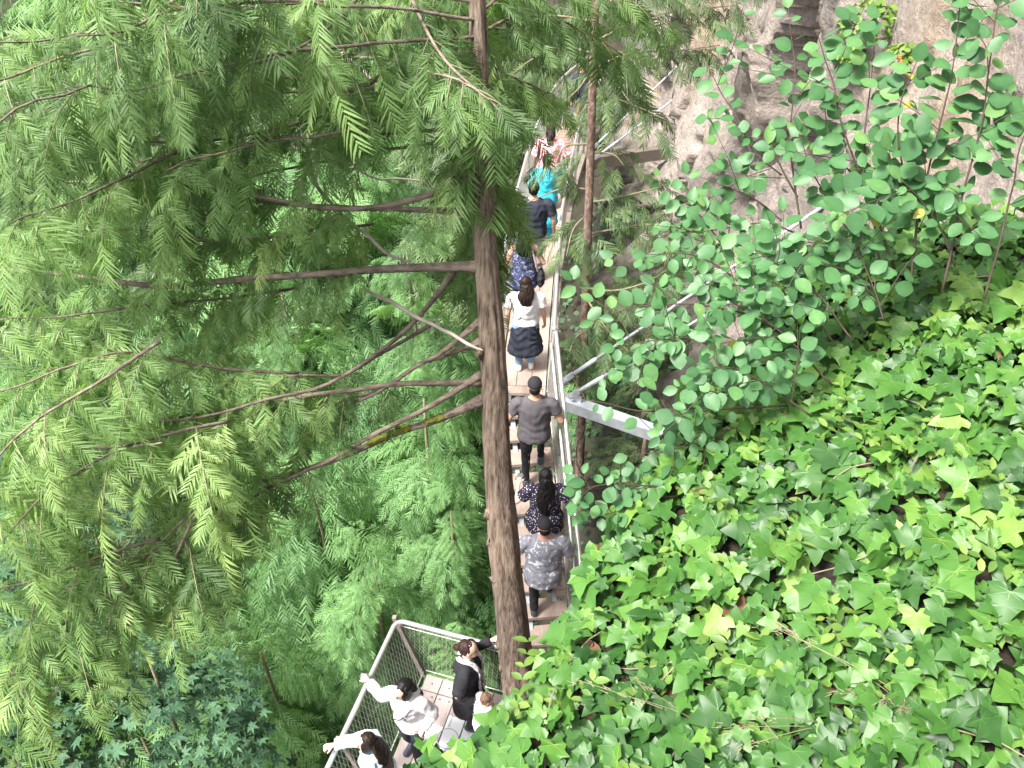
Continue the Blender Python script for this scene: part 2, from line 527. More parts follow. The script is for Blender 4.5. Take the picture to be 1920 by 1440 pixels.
tag(o, kind='structure')

# ------------------------------------------------------------------ walkway, stairs, platform
ZD = -7.46
UP = smooth_path([(0.15, 8.7, ZD), (0.20, 9.4, ZD), (0.28, 10.5, ZD), (0.39, 11.8, ZD), (0.53, 12.9, ZD), (0.74, 14.4, ZD), (1.02, 16.0, ZD), (1.40, 17.5, ZD), (2.1, 19.0, ZD)], 60)
def side(path, off, dz=0.0):
    t = np.gradient(path, axis=0); t[:, 2] = 0; t = nrm(t)
    return path + np.stack([t[:, 1], -t[:, 0], 0 * t[:, 0]], 1) * off + [0, 0, dz]

def sweep_rect(path, w, h, up=(0, 0, 1)):
    t = nrm(np.gradient(path, axis=0)); s = nrm(np.cross(t, up)); u = np.cross(s, t)
    V = np.concatenate([path - s * w / 2 - u * h / 2, path + s * w / 2 - u * h / 2, path + s * w / 2 + u * h / 2, path - s * w / 2 + u * h / 2])
    k = len(path); F = []
    for i in range(k - 1):
        for a in range(4):
            c = (a + 1) % 4
            F.append((a * k + i, c * k + i, c * k + i + 1, a * k + i + 1))
    F += [(0, 3 * k, 2 * k, k), (k - 1, 2 * k - 1, 3 * k - 1, 4 * k - 1)]
    return V, F

def arclen_cut(path, a, b, n=8):
    s = np.concatenate([[0], np.cumsum(np.linalg.norm(np.diff(path, axis=0), axis=1))])
    q = np.linspace(max(a, 0), min(b, s[-1]), n)
    return np.stack([np.interp(q, s, path[:, k]) for k in range(3)], 1)

def path_len(path):
    return np.linalg.norm(np.diff(path, axis=0), axis=1).sum()

def net_geom(bot, top, cell_w=0.06, cell_h=0.17, r=0.0026):
    """diamond wire net between two 3D polylines"""
    L = (path_len(bot) + path_len(top)) / 2
    nc = int(L / cell_w)
    H = np.linalg.norm(bot[len(bot) // 2] - top[len(top) // 2])
    nr = max(2, int(H / cell_h) * 2)
    B = arclen_cut(bot, 0, 1e9, nc * 2 + 1); T = arclen_cut(top, 0, 1e9, nc * 2 + 1)
    segs = []
    for i in range(nc):
        for j in range(nr):
            c = 2 * i + 1
            x0, x1 = (c, c - 1) if j % 2 == 0 else (c - 1, c)
            y0, y1 = (c, c + 1) if j % 2 == 0 else (c + 1, c)
            for a, bb in ((x0, x1), (y0, y1)):
                segs.append((a, j / nr, bb, (j + 1) / nr))
    S = np.array(segs); ia, ib = S[:, 0].astype(int), S[:, 2].astype(int)
    P0 = B[ia] * (1 - S[:, 1:2]) + T[ia] * S[:, 1:2]
    P1 = B[ib] * (1 - S[:, 3:4]) + T[ib] * S[:, 3:4]
    d = nrm(P1 - P0)
    a = nrm(np.cross(d, [0.3, 0.9, 0.2])); b2 = np.cross(d, a)
    ring = [a * r, (-0.5 * a + 0.866 * b2) * r, (-0.5 * a - 0.866 * b2) * r]
    V = np.stack([P0 + ring[0], P0 + ring[1], P0 + ring[2], P1 + ring[0], P1 + ring[1], P1 + ring[2]], 1).reshape(-1, 3)
    k = np.arange(len(P0))[:, None] * 6
    F = np.concatenate([k + np.array([[0, 1, 4, 3]]), k + np.array([[1, 2, 5, 4]]), k + np.array([[2, 0, 3, 5]])])
    return V, F

def railing(parent, base, off_b, off_t, h, posts=1.25, inner=None, rail_r=0.026, bev=None):
    s = 1 if off_b > 0 else -1
    bot = side(base, off_b, 0.03); top = side(base, off_t, h)
    mk('handrail', *tube(top, rail_r, 10), M['steel'], parent, True)
    if inner:
        q = side(base, inner[0], inner[1])
        mk('grab_rail', *tube(q, 0.021, 10), M['steel'], parent, True)
    L = path_len(base)
    k = max(2, int(L / posts) + 1)
    B = arclen_cut(bot, 0.05, L - 0.05, k); T = arclen_cut(top, 0.05, path_len(top) - 0.05, k)
    for p, q in zip(B, T):
        mk('post', *bar(p + [s * 0.035, 0, -0.12], q + [s * 0.035, 0, -0.01], 0.045, 0.014, up=(0, 1, 0.01)), M['channel'], parent)
    V, F = net_geom(bot, top)
    mk('net', V, F, M['wire'], parent)
    mk('net_cable', *cat([tube(bot, 0.006, 5), tube(top + [0, 0, -0.045], 0.006, 5)]), M['wire'], parent, True)

walk = thing('walkway', (0.15, 8.7, ZD), 'narrow plank walkway with wire net rails, level stretch above the open stairs', 'walkway')
LUP = path_len(UP)
near_len = 7.6
cuts = [0.15, 2.3, 4.2, 6.0, near_len]
for a, b_ in zip(cuts[:-1], cuts[1:]):
    seg = arclen_cut(UP, a + 0.006, b_ - 0.006, 9)
    for k in (-1, 0, 1):
        w = 0.2
        mk('plank', *sweep_rect(side(seg, k * 0.209, -0.02 + 0.002 * k), w, 0.04), M['tread'], walk)
t0 = nrm(UP[1] - UP[0]); s0 = np.array([t0[1], -t0[0], 0])
Mx = np.stack([s0, t0, [0, 0, 1.0]], 1)
def bolted(c, size, Mx, mats, name, parent, nb=(2, 2), inx=0.04, iny=0.05):
    V, F = box(c, size, Mx)
    nF = len(F)
    parts = [(V, F)]
    for i in np.linspace(-1, 1, nb[0]):
        for j in np.linspace(-1, 1, nb[1]):
            q = np.asarray(c) + Mx @ np.array([i * (size[0] / 2 - inx), j * (size[1] / 2 - iny), size[2] / 2])
            a = np.arange(7) * 2 * math.pi / 7
            ring = np.stack([np.cos(a) * 0.011, np.sin(a) * 0.011, 0 * a], 1)
            vv = np.concatenate([ring + [0, 0, -0.004], ring + [0, 0, 0.003]]) @ Mx.T + q
            parts.append((vv, [tuple(7 + k for k in range(7))] + [(k, (k + 1) % 7, 7 + (k + 1) % 7, 7 + k) for k in range(7)]))
    V, F = cat(parts)
    o = mk(name, V, F, mats, parent)
    idx = np.ones(len(F), np.int32); idx[:nF] = 0
    o.data.polygons.foreach_set('material_index', idx)
    return o
bolted((0.15, 8.765, ZD - 0.022), (0.63, 0.15, 0.046), Mx, [M['tread'], M['bolt']], 'plank', walk)
k = 0
sfar = near_len + 0.02
while sfar < LUP - 0.1:
    q = arclen_cut(UP, sfar, sfar + 0.13, 3)
    t_ = nrm(q[2] - q[0]); s_ = np.array([t_[1], -t_[0], 0])
    mk('plank', *box(q[1] + [0, 0, -0.02], (0.72, 0.125, 0.04), np.stack([s_, t_, [0, 0, 1.0]], 1)), M['far_deck'], walk)
    sfar += 0.138
for sgn in (-1, 1):
    mk('side_channel', *sweep_rect(side(UP, sgn * 0.40, -0.07), 0.085, 0.14), M['channel'], walk)
    mk('joist', *sweep_rect(side(UP, sgn * 0.2, -0.13), 0.07, 0.16), M['galv'], walk)
railing(walk, UP, 0.335, 0.40, 1.1, inner=None)
railing(walk, UP, -0.335, -0.40, 1.1)

def stair_c(Y):
    return 0.16 + (8.7 - Y) * 0.098
stairs = thing('staircase', (0.3, 7.2, -9.4), 'open wooden stairs with bolted treads between steel rails beside cedar trunk', 'stairs')
sd = nrm(np.array([-0.098, 1.0, 0])); ss = np.array([sd[1], -sd[0], 0])
MS = np.stack([ss, sd, [0, 0, 1.0]], 1)
for k in range(1, 11):
    yf = 8.7 - 0.28 * k
    c = np.array([stair_c(yf + 0.14), yf + 0.145, ZD - 0.18 * k - 0.024])
    bolted(c, (0.63, 0.29, 0.048), MS, [M['tread'], M['bolt']], 'tread', stairs, inx=0.06, iny=0.05)
NOSE = np.array([[stair_c(y), y, ZD - 0.643 * (8.7 - y)] for y in np.linspace(8.7, 5.75, 12)])
for sgn in (-1, 1):
    mk('stringer', *sweep_rect(side(NOSE, sgn * 0.17, -0.24), 0.06, 0.16), M['galv'], stairs)
    mk('side_channel', *sweep_rect(side(NOSE, sgn * 0.37, -0.16), 0.03, 0.2), M['channel'], stairs)
railing(stairs, NOSE[::-1], -0.335, -0.41, 1.1, inner=(-0.36, 0.84))
railing(stairs, NOSE[::-1], 0.335, 0.41, 1.1, inner=(0.36, 0.84))

ZP = -9.46
e1 = np.array([math.cos(R(16.5)), -math.sin(R(16.5)), 0]); e2 = np.array([-e1[1] * -1, -e1[0], 0])
e2 = np.array([-math.sin(R(16.5)), -math.cos(R(16.5)), 0])
PC = np.array([-1.09, 5.62, ZP])
plat = thing('viewing_platform', tuple(PC), 'plank viewing platform with net railing below the stairs, turning off to one side', 'platform')
MP = np.stack([e1, e2, [0, 0, 1.0]], 1); MP[:, 2] = [0, 0, 1]
def pl(a, b_, z=0.0):
    return PC + e1 * a + e2 * b_ + [0, 0, z]
MPr = np.stack([e1, -e2, [0, 0, 1.0]], 1)
for k in range(9):
    a0 = 0.03 + k * 0.222
    bolted(pl(a0 + 0.105, 0.11, -0.022), (0.21, 0.20, 0.044), MPr, [M['deck'], M['bolt']], 'plank', plat, nb=(1, 1), inx=0.105, iny=0.1)
    ln = [(0.222, 2.6), (2.608, 6.2)] if k < 5 else [(0.222, 1.7)]
    for u0, u1 in ln:
        bolted(pl(a0 + 0.105, (u0 + u1) / 2, -0.022 - 0.002 * (k % 2)), (0.21, u1 - u0 - 0.008, 0.044), MPr, [M['deck'], M['bolt']], 'plank', plat, inx=0.045, iny=0.05)
for bb in (0.2, 1.4, 2.8, 4.4):
    mk('joist', *bar(pl(0.0, bb, -0.13), pl(1.98 if bb < 2 else 1.15, bb, -0.13), 0.08, 0.16), M['galv'], plat)
cR = np.array([-1.36, 5.68, -8.40])
rp = [cR + e2 * 6.0, cR + e2 * 0.09, cR + e2 * 0.03 + e1 * 0.03, cR + e1 * 0.09, cR + e1 * 1.42]
rpath = np.vstack([smooth_path([rp[0], rp[1]], 20)[:-1], smooth_path(rp[1:4], 8), smooth_path([rp[3], rp[4]], 12)[1:]])
mk('handrail', *tube(rpath, 0.029, 10), M['steel'], plat, True)
bl = np.array([pl(-0.02, x_, 0.02) for x_ in np.linspace(6.0, 0, 20)]); tl = np.array([cR + e2 * x_ for x_ in np.linspace(6.0, 0.02, 20)])
V, F = net_geom(bl, tl, 0.058, 0.17); mk('net', V, F, M['wire'], plat)
br = np.array([pl(x_, -0.03, 0.02) for x_ in np.linspace(0, 1.42, 12)]); tr_ = np.array([cR + e1 * x_ for x_ in np.linspace(0.02, 1.42, 12)])
V, F = net_geom(br, tr_, 0.058, 0.17); mk('net', V, F, M['wire'], plat)
mk('net_cable', *cat([tube(bl, 0.008, 5), tube(br, 0.008, 5), tube(tr_ + [0, 0, -0.1], 0.006, 5)]), M['wire'], plat, True)
mk('post', *bar(pl(-0.05, -0.05, -0.15), cR + [-0.03, 0.03, 0.02], 0.05, 0.05), M['channel'], plat)
for x_ in (1.5, 3.0, 4.5):
    mk('post', *bar(pl(-0.04, x_, -0.15), cR + e2 * x_ - e1 * 0.04, 0.03, 0.05), M['channel'], plat)
mk('post', *bar(pl(1.36, -0.04, -0.15), cR + e1 * 1.40 + [0, 0, 0.0], 0.13, 0.06, up=(0, 1, 0)), M['channel'], plat)
# white painted mark on three boards with a grey ring
wp = []
for k, (u0, u1) in ((1, (0.60, 1.05)), (2, (0.44, 1.0)), (3, (0.44, 0.9))):
    a0 = 0.03 + k * 0.222
    wp.append(box(pl(a0 + 0.105, (u0 + u1) / 2, 0.003), (0.205, u1 - u0, 0.004), MPr))
mark = mk('floor_marking', *cat(wp), M['white_paint'], plat)
a = np.linspace(0, 2 * math.pi, 37)
rc = pl(0.56, 0.72, 0.0075)
V = np.concatenate([[rc + e1 * math.cos(q) * rr + e2 * math.sin(q) * rr for q in a] for rr in (0.13, 0.118)])
M['grey_paint'] = plain('grey_floor_line', (0.45, 0.46, 0.47), 0.6)
F = [(i, i + 1, 38 + i, 37 + i) for i in range(36)]
mk('ring_line', V, F, M['grey_paint'], mark)
mk('short_line', *box(pl(0.52, 0.51, 0.0075), (0.012, 0.14, 0.003), MPr), M['grey_paint'], mark)

# outrigger beams and tie rods that hang the walkway from the cliff
def tie_rod(a, b_, r, label, buckle=True):
    a, b_ = np.asarray(a, float), np.asarray(b_, float)
    for _ in range(40):
        if b_[0] >= cliff_x(b_[1], b_[2]) + 0.02: break
        b_ = b_ + nrm(b_ - a) * 0.04
    t = thing('tie_rod', tuple(a), label, 'tie rod', 'rods tying the walkway to the rock')
    d = nrm(b_ - a)
    mk('rod', *tube([a + d * 0.1, b_], r, 8), M['galv'], t, True)
    L = np.linalg.norm(b_ - a)
    mk('turnbuckle', *tube([a + d * 0.16, a + d * 0.2, a + d * 0.58, a + d * 0.62], [r, r * 1.6, r * 1.6, r], 8), M['galv'], t, True)
    s = nrm(np.cross(d, [0, 0, 1])); u = np.cross(s, d)
    mk('clevis', *cat([bar(a - d * 0.05 + s * 0.025, a + d * 0.15 + s * 0.025, 0.012, 0.06), bar(a - d * 0.05 - s * 0.025, a + d * 0.15 - s * 0.025, 0.012, 0.06), tube([a - s * 0.045, a + s * 0.045], 0.016, 8)]), M['galv'], t)
    mk('anchor_plate', *box(b_, (0.03, 0.2, 0.2)), M['channel'], t)

beam = thing('support_beam', (0.6, 8.86, -7.62), 'pale galvanised steel outrigger beam from the walkway to the rock, above dark undergrowth', 'beam', 'outrigger beams under the walkway')
ba, bb = np.array([0.35, 9.0, -7.70]), np.array([3.6, 7.25, -7.70])
mk('box_section', *bar(ba, bb, 0.17, 0.17), M['galv'], beam)
bd = nrm(bb - ba)
mk('lug_plate', *cat([bar(ba + bd * 0.62 + [0, 0, 0.085], ba + bd * 0.62 + [0, 0, 0.2], 0.02, 0.16, up=tuple(bd))]), M['galv'], beam)
mk('end_plate', *bar(bb - bd * 0.45, bb - bd * 0.42, 0.3, 0.3), M['galv'], beam)
tie_rod((0.83, 8.69, -7.50), (3.25, 7.93, -4.80), 0.021, 'nearer of two pale steel rods slanting up from the grey outrigger beam')
tie_rod((0.76, 8.95, -7.42), (3.25, 8.2, -4.48), 0.021, 'farther of two pale steel rods slanting up behind the round leaves')
beam = thing('support_beam', (1.6, 16.75, -7.72), 'brown timber outrigger beam with steel bracket at the far rock face', 'beam', 'outrigger beams under the walkway')
ba, bb = np.array([0.9, 16.5, -7.80]), np.array([3.5, 17.3, -7.80])
mk('timber', *bar(ba, bb, 0.2, 0.26), M['glulam'], beam)
bd = nrm(bb - ba)
mk('bracket', *cat([bar(bb - bd * 0.16, bb + bd * 0.02, 0.26, 0.30), bar(bb + bd * 0.02, bb + bd * 0.05, 0.42, 0.5)]), M['channel'], beam)
tie_rod((1.75, 17.0, -7.60), (3.5, 17.2, -5.80), 0.02, 'thin far rod rising to the rock above the timber beam')
tie_rod((1.75, 16.5, -7.60), (3.5, 16.6, -6.2), 0.02, 'thin far rod just above the brown timber beam, by the slim trunk')

# ------------------------------------------------------------------ people
def cloth(name, col, rough=0.85, var=0.12, scale=5, bump=0.25):
    return plain(name, col, rough, 0.0, var, scale, bump, spec=0.25)

def pattern(name, base, spots, scale, thr, rough=0.85, kind='voronoi'):
    m, nt, n, l, b = new_mat(name)
    tc = n.new('ShaderNodeTexCoord')
    if kind == 'voronoi':
        v = n.new('ShaderNodeTexVoronoi'); v.inputs['Scale'].default_value = scale
        l.new(tc.outputs['Object'], v.inputs['Vector'])
        r = ramp(n, [(thr, spots), (thr + 0.06, base)])
        l.new(v.outputs['Distance'], r.inputs[0])
    else:
        v = n.new('ShaderNodeTexNoise'); v.inputs['Scale'].default_value = scale; v.inputs['Detail'].default_value = 5
        v.inputs['Roughness'].default_value = 0.65; v.inputs['Distortion'].default_value = 1.2
        l.new(tc.outputs['Object'], v.inputs['Vector'])
        r = ramp(n, [(thr, base), (thr + 0.07, spots)])
        l.new(v.outputs['Fac'], r.inputs[0])
    l.new(r.outputs[0], b.inputs['Base Color'])
    b.inputs['Roughness'].default_value = rough
    b.inputs['Specular IOR Level'].default_value = 0.25
    return m

def hair_mat(name, col):
    m, nt, n, l, b = new_mat(name)
    t = noise_node(n, l, 60, 3, 0.6, stretch=(1, 1, 0.08))
    c = np.array(col)
    r = ramp(n, [(0.3, tuple(c * 0.55)), (0.7, tuple(c * 1.5))])
    l.new(t.outputs['Fac'], r.inputs[0]); l.new(r.outputs[0], b.inputs['Base Color'])
    b.inputs['Roughness'].default_value = 0.5
    b.inputs['Specular IOR Level'].default_value = 0.22
    add_bump(n, l, b, t.outputs['Fac'], 0.7, 0.008)
    return m

M['skin'] = plain('skin', (0.52, 0.31, 0.22), 0.55, var=0.06, scale=8)
M['skin_fair'] = plain('fair_skin', (0.62, 0.42, 0.33), 0.55, var=0.06, scale=8)
M['skin_tan'] = plain('tan_skin', (0.44, 0.25, 0.17), 0.55, var=0.06, scale=8)
M['lip'] = plain('lip', (0.42, 0.14, 0.12), 0.5)
M['eye'] = plain('eye', (0.02, 0.015, 0.012), 0.25)
M['hair_black'] = hair_mat('black_hair', (0.007, 0.006, 0.006))
M['hair_dark'] = hair_mat('dark_brown_hair', (0.016, 0.009, 0.007))
M['hair_auburn'] = hair_mat('auburn_hair', (0.035, 0.016, 0.014))
M['hair_brown'] = hair_mat('light_brown_hair', (0.15, 0.09, 0.06))
M['c_white'] = cloth('white_cotton', (0.66, 0.655, 0.67), var=0.05)
M['c_black'] = cloth('black_cloth', (0.022, 0.022, 0.026))
M['c_cap'] = cloth('black_cap_cloth', (0.02, 0.02, 0.024))
M['c_grey'] = cloth('charcoal_tee', (0.085, 0.077, 0.085))
M['c_navy'] = cloth('blue_black_cloth', (0.028, 0.032, 0.048))
M['c_jean'] = cloth('blue_denim', (0.20, 0.30, 0.44))
M['c_greypants'] = cloth('grey_trousers', (0.30, 0.30, 0.34))
M['c_turq'] = pattern('turquoise_print', (0.03, 0.42, 0.58), (0.10, 0.62, 0.74), 11, 0.52, kind='noise')
M['c_teal'] = cloth('teal_cloth', (0.02, 0.27, 0.36))
M['c_pink'] = pattern('pink_floral_print', (0.72, 0.18, 0.27), (0.86, 0.66, 0.66), 22, 0.5, kind='noise')
M['c_floral'] = pattern('navy_floral_print', (0.04, 0.05, 0.12), (0.42, 0.44, 0.56), 26, 0.54, kind='noise')
M['c_dots'] = pattern('dotted_dark_print', (0.022, 0.018, 0.035), (0.62, 0.58, 0.62), 34, 0.22)
M['c_tie'] = pattern('grey_white_splatter', (0.22, 0.22, 0.255), (0.66, 0.66, 0.70), 12, 0.55, kind='noise')
M['c_ltblue'] = cloth('pale_blue_cloth', (0.50, 0.66, 0.72))
M['c_lace'] = pattern('grey_white_lace', (0.28, 0.28, 0.30), (0.78, 0.77, 0.78), 34, 0.5, kind='noise')
M['c_rust'] = cloth('rust_trousers', (0.20, 0.07, 0.04))
M['c_tan'] = cloth('tan_strap', (0.62, 0.44, 0.36))
M['phone'] = plain('phone_case', (0.05, 0.05, 0.06), 0.25)
M['screen'] = plain('phone_screen_glass', (0.45, 0.50, 0.48), 0.15, var=0.5, scale=40)
M['shoe_white'] = plain('white_shoe', (0.74, 0.73, 0.72), 0.6, var=0.05)
M['shoe_dark'] = plain('dark_shoe', (0.05, 0.055, 0.08), 0.6)
M['print_dark'] = plain('dark_print_ink', (0.07, 0.06, 0.08), 0.7)
M['print_purple'] = plain('purple_print_ink', (0.20, 0.12, 0.30), 0.7)

JOBS = []       # (object, voxel, smooth iterations, wrinkle amplitude)

def rx(a):
    c, s = math.cos(R(a)), math.sin(R(a)); return np.array([[1, 0, 0], [0, c, -s], [0, s, c]])
def ry(a):
    c, s = math.cos(R(a)), math.sin(R(a)); return np.array([[c, 0, s], [0, 1, 0], [-s, 0, c]])
def rz(a):
    c, s = math.cos(R(a)), math.sin(R(a)); return np.array([[c, -s, 0], [s, c, 0], [0, 0, 1]])

def ik(a, t, l1, l2, pole):
    a, t = np.asarray(a, float), np.asarray(t, float)
    d = t - a; L = np.linalg.norm(d)
    if L > (l1 + l2) * 0.995:
        t = a + d / L * (l1 + l2) * 0.995; d = t - a; L = np.linalg.norm(d)
    x = (l1 * l1 - l2 * l2 + L * L) / (2 * L)
    h = math.sqrt(max(l1 * l1 - x * x, 0))
    dn = d / L
    p = np.asarray(pole, float); p = p - dn * np.dot(p, dn); p = nrm(p)
    return a + dn * x + p * h, t

def capsule(a, b, r1, r2, n=12):
    a, b = np.asarray(a, float), np.asarray(b, float)
    d = nrm(b - a)
    P, r = [], []
    for t in np.linspace(-1, 0, 4)[0:]:
        P.append(a + d * r1 * t * 0.98); r.append(r1 * math.sqrt(max(1 - (t * 0.98) ** 2, 0.02)))
    for t in np.linspace(0, 1, 4):
        P.append(b + d * r2 * t * 0.98); r.append(r2 * math.sqrt(max(1 - (t * 0.98) ** 2, 0.02)))
    return tube(P, r, n)

def loft(rings, n=24):
    V, F = [], []
    a = np.arange(n) * 2 * math.pi / n
    for c, x_, y_ in rings:
        V.append(np.stack([np.cos(a) * x_, np.sin(a) * y_, 0 * a], 1) + np.asarray(c))
    for i in range(len(rings) - 1):
        for j in range(n):
            k = (j + 1) % n
            F.append((i * n + j, i * n + k, (i + 1) * n + k, (i + 1) * n + j))
    F.append(tuple(range(n))[::-1]); F.append(tuple((len(rings) - 1) * n + j for j in range(n)))
    return np.concatenate(V), F

MALE = [(0.80, 0.14, 0.10), (0.90, 0.165, 0.12), (1.03, 0.152, 0.112), (1.18, 0.165, 0.118), (1.30, 0.182, 0.118), (1.385, 0.172, 0.098), (1.43, 0.10, 0.075), (1.46, 0.062, 0.06)]
FEM = [(0.80, 0.15, 0.105), (0.90, 0.168, 0.122), (1.03, 0.135, 0.103), (1.17, 0.145, 0.118), (1.28, 0.158, 0.122), (1.37, 0.15, 0.095), (1.42, 0.092, 0.07), (1.45, 0.055, 0.055)]

class Person:
    def __init__(s, label, loc, yaw, H, female=True, lean=0, twist=0, roll=0, head=(0, 0), wide=1.0, skin='skin', lh=None, rh=None,
                 lf=None, rf=None, lpole=(-0.6, -0.8, -0.3), rpole=(0.6, -0.8, -0.3), curl=0.5):
        s.root = thing('person', tuple(loc), label, 'person')
        s.root.rotation_euler = (0, 0, R(yaw)); k = H / 1.7
        s.root.scale = (k, k, k)
        ORIG[s.root.name] = np.zeros(3)           # children are given in local coordinates
        s.yaw, s.k, s.loc = yaw, k, np.array(loc, float)
        s.rings = FEM if female else MALE
        s.wide = wide
        s.Rm = ry(roll) @ rz(twist) @ rx(-lean)
        s.hp, s.hy = head
        sw = (0.165 if female else 0.19) * wide
        s.sh = {-1: s.U([-sw, 0, 1.375]), 1: s.U([sw, 0, 1.375])}
        s.el, s.wr = {}, {}
        for sg, tgt, pole in ((-1, lh, lpole), (1, rh, rpole)):
            if tgt is None:
                tgt = s.U([sg * (sw + 0.09), 0.06, 0.88])
            elif len(tgt) == 4:                     # world-space target
                q = rz(-yaw) @ (np.array(tgt[:3]) - s.loc) / k; tgt = q
            s.el[sg], s.wr[sg] = ik(s.sh[sg], tgt, 0.285, 0.25, s.Rm @ np.array(pole))
        s.hip = {-1: np.array([-0.088, 0, 0.88]), 1: np.array([0.088, 0, 0.88])}
        s.an, s.kn = {}, {}
        for sg, ft in ((-1, lf), (1, rf)):
            a = np.array(ft if ft is not None else (sg * 0.095, 0.02 * sg, 0.085), float)
            s.kn[sg], s.an[sg] = ik(s.hip[sg], a, 0.415, 0.40, (sg * 0.05, 1, 0))
        s.hc = s.U([0, 0.025, 1.585])
        s.HM = s.Rm @ rz(s.hy) @ rx(-s.hp)
        s.skin = M[skin]
        s.curl = curl
        s.female = female
        s.body()
    def U(s, p):
        p = np.asarray(p, float); o = np.array([0, 0, 0.93])
        return (p - o) @ s.Rm.T + o
    def Hd(s, p):
        return np.asarray(p, float) @ s.HM.T + s.hc
    def add(s, name, geo, mat, voxel=0.013, it=3, wr=0.0, label=None):
        o = mk(name, geo[0], geo[1], mat, s.root, True)
        if voxel: JOBS.append((o, voxel, it, wr))
        if label: o['label'] = label
        return o
    def torso(s, z0, z1, inf, flare=0.0):
        zs = [r[0] for r in s.rings]
        out = []
        for z in sorted(set([z0, z1] + [z for z in zs if z0 < z < z1])):
            X = np.interp(z, zs, [r[1] for r in s.rings]) * s.wide + inf
            Y = np.interp(z, zs, [r[2] for r in s.rings]) * (1 + (s.wide - 1) * 0.8) + inf
            e = flare * max(0, (1.15 - z))
            out.append(((0, 0, z), X + e, Y + e))
        V, F = loft(out)
        return s.U(V), F
    def hand(s, sg):
        w, e = s.wr[sg], s.el[sg]
        d = nrm(w - e)
        side_ = nrm(np.cross(d, [0, 0, 1.0]) if abs(d[2]) < 0.9 else s.Rm @ np.array([0, -1.0, 0])) * sg
        nm = nrm(np.cross(side_, d))
        if abs(d[2]) < 0.9 and nm[2] < 0: nm = -nm
        g = [capsule(w - d * 0.02, w + d * 0.055, 0.027, 0.036)]
        g[0] = (g[0][0] - np.outer((g[0][0] - w) @ nm, nm) * 0.35, g[0][1])
        for i, (o, L) in enumerate(((-0.030, 0.062), (-0.010, 0.074), (0.011, 0.070), (0.030, 0.055))):
            p0 = w + d * 0.075 + side_ * o
            c = s.curl
            d1 = nrm(d * math.cos(c) - nm * math.sin(c) + side_ * o * 2)
            d2 = nrm(d * math.cos(2.2 * c) - nm * math.sin(2.2 * c))
            p1 = p0 + d1 * L * 0.55; p2 = p1 + d2 * L * 0.5
            g += [capsule(p0, p1, 0.0105, 0.0098, 8), capsule(p1, p2, 0.0098, 0.0088, 8)]
        p0 = w + d * 0.02 - side_ * 0.03
        p1 = p0 + nrm(d * 0.7 - side_ * 0.75 - nm * 0.3) * 0.04; p2 = p1 + nrm(d * 0.9 - side_ * 0.2 - nm * 0.4) * 0.032
        g += [capsule(p0, p1, 0.0135, 0.0115, 8), capsule(p1, p2, 0.0115, 0.0095, 8)]
        return g
    def body(s):
        g = [s.torso(0.80, 1.46, -0.004)]
        g.append(capsule(s.U([0, -0.005, 1.40]), s.Hd([0, -0.02, -0.05]), 0.056, 0.052))
        he = lambda c, r: (s.Hd(ellipsoid(c, r)[0]), ellipsoid(c, r)[1])
        g += [he((0, -0.012, 0.025), (0.076, 0.096, 0.098)), he((0, 0.028, -0.045), (0.058, 0.062, 0.072)), he((0, 0.06, -0.095), (0.026, 0.024, 0.02)),
              he((0, 0.096, -0.028), (0.013, 0.020, 0.016)), he((0, 0.088, 0.0), (0.010, 0.012, 0.028)),
              he((-0.077, -0.005, -0.01), (0.010, 0.021, 0.032)), he((0.077, -0.005, -0.01), (0.010, 0.021, 0.032)), he((0, 0.083, -0.066), (0.022, 0.014, 0.011))]
        for sg in (-1, 1):
            k = 0.9 if s.female else 1.0
            g += [capsule(s.sh[sg] - [sg * 0.012, 0, 0.01], s.el[sg], 0.055 * k * s.wide, 0.041 * k), capsule(s.el[sg], s.wr[sg], 0.042 * k, 0.028 * k)]
            g += s.hand(sg)
            g += [capsule(s.hip[sg], s.kn[sg], 0.088 * s.wide, 0.058), capsule(s.kn[sg], s.an[sg], 0.056, 0.037), capsule(s.an[sg] + [0, -0.02, -0.035], s.an[sg] + [sg * 0.015, 0.13, -0.05], 0.034, 0.03)]
        s.add('body', cat(g), s.skin, 0.0125 if s.loc[1] < 10 else 0.016, 1)
        for sg in (-1, 1):
            V, F = ellipsoid((sg * 0.030, 0.0795, 0.004), (0.0125, 0.008, 0.007), 8, 6)
            s.add('eye', (s.Hd(V), F), M['eye'], 0)
        V, F = ellipsoid((0, 0.0915, -0.066), (0.021, 0.008, 0.008), 8, 6)
        s.add('mouth', (s.Hd(V), F), M['lip'], 0)
    def top(s, mat, hem=0.86, sleeve=0.5, inf=0.018, neck=1.445, flare=0.0, name='shirt', wr=0.006, label=None):
        mat = M[mat]
        g = [s.torso(hem, neck, inf, flare)]
        for sg in (-1, 1):
            if sleeve > 0:
                e = s.sh[sg] + (s.el[sg] - s.sh[sg]) * min(sleeve / 0.53, 1)
                g.append(capsule(s.sh[sg] - [sg * 0.02, 0, 0.005], s.sh[sg] + (e - s.sh[sg]) * 0.5, 0.066 * s.wide + inf * 0.3, 0.064 * s.wide + inf * 0.3))
                g.append(tube([s.sh[sg], e], [0.066 * s.wide + inf * 0.3, 0.058 * s.wide + inf * 0.5], 14))
                if sleeve > 0.54:
                    w = s.el[sg] + (s.wr[sg] - s.el[sg]) * min((sleeve - 0.53) / 0.47, 1)
                    g.append(capsule(e, s.el[sg], 0.052 + inf * 0.5, 0.050 + inf * 0.5)); g.append(tube([s.el[sg], w], [0.05 + inf * 0.5, 0.038 + inf * 0.6], 14))
        return s.add(name, cat(g), mat, 0.013, 3, wr, label)
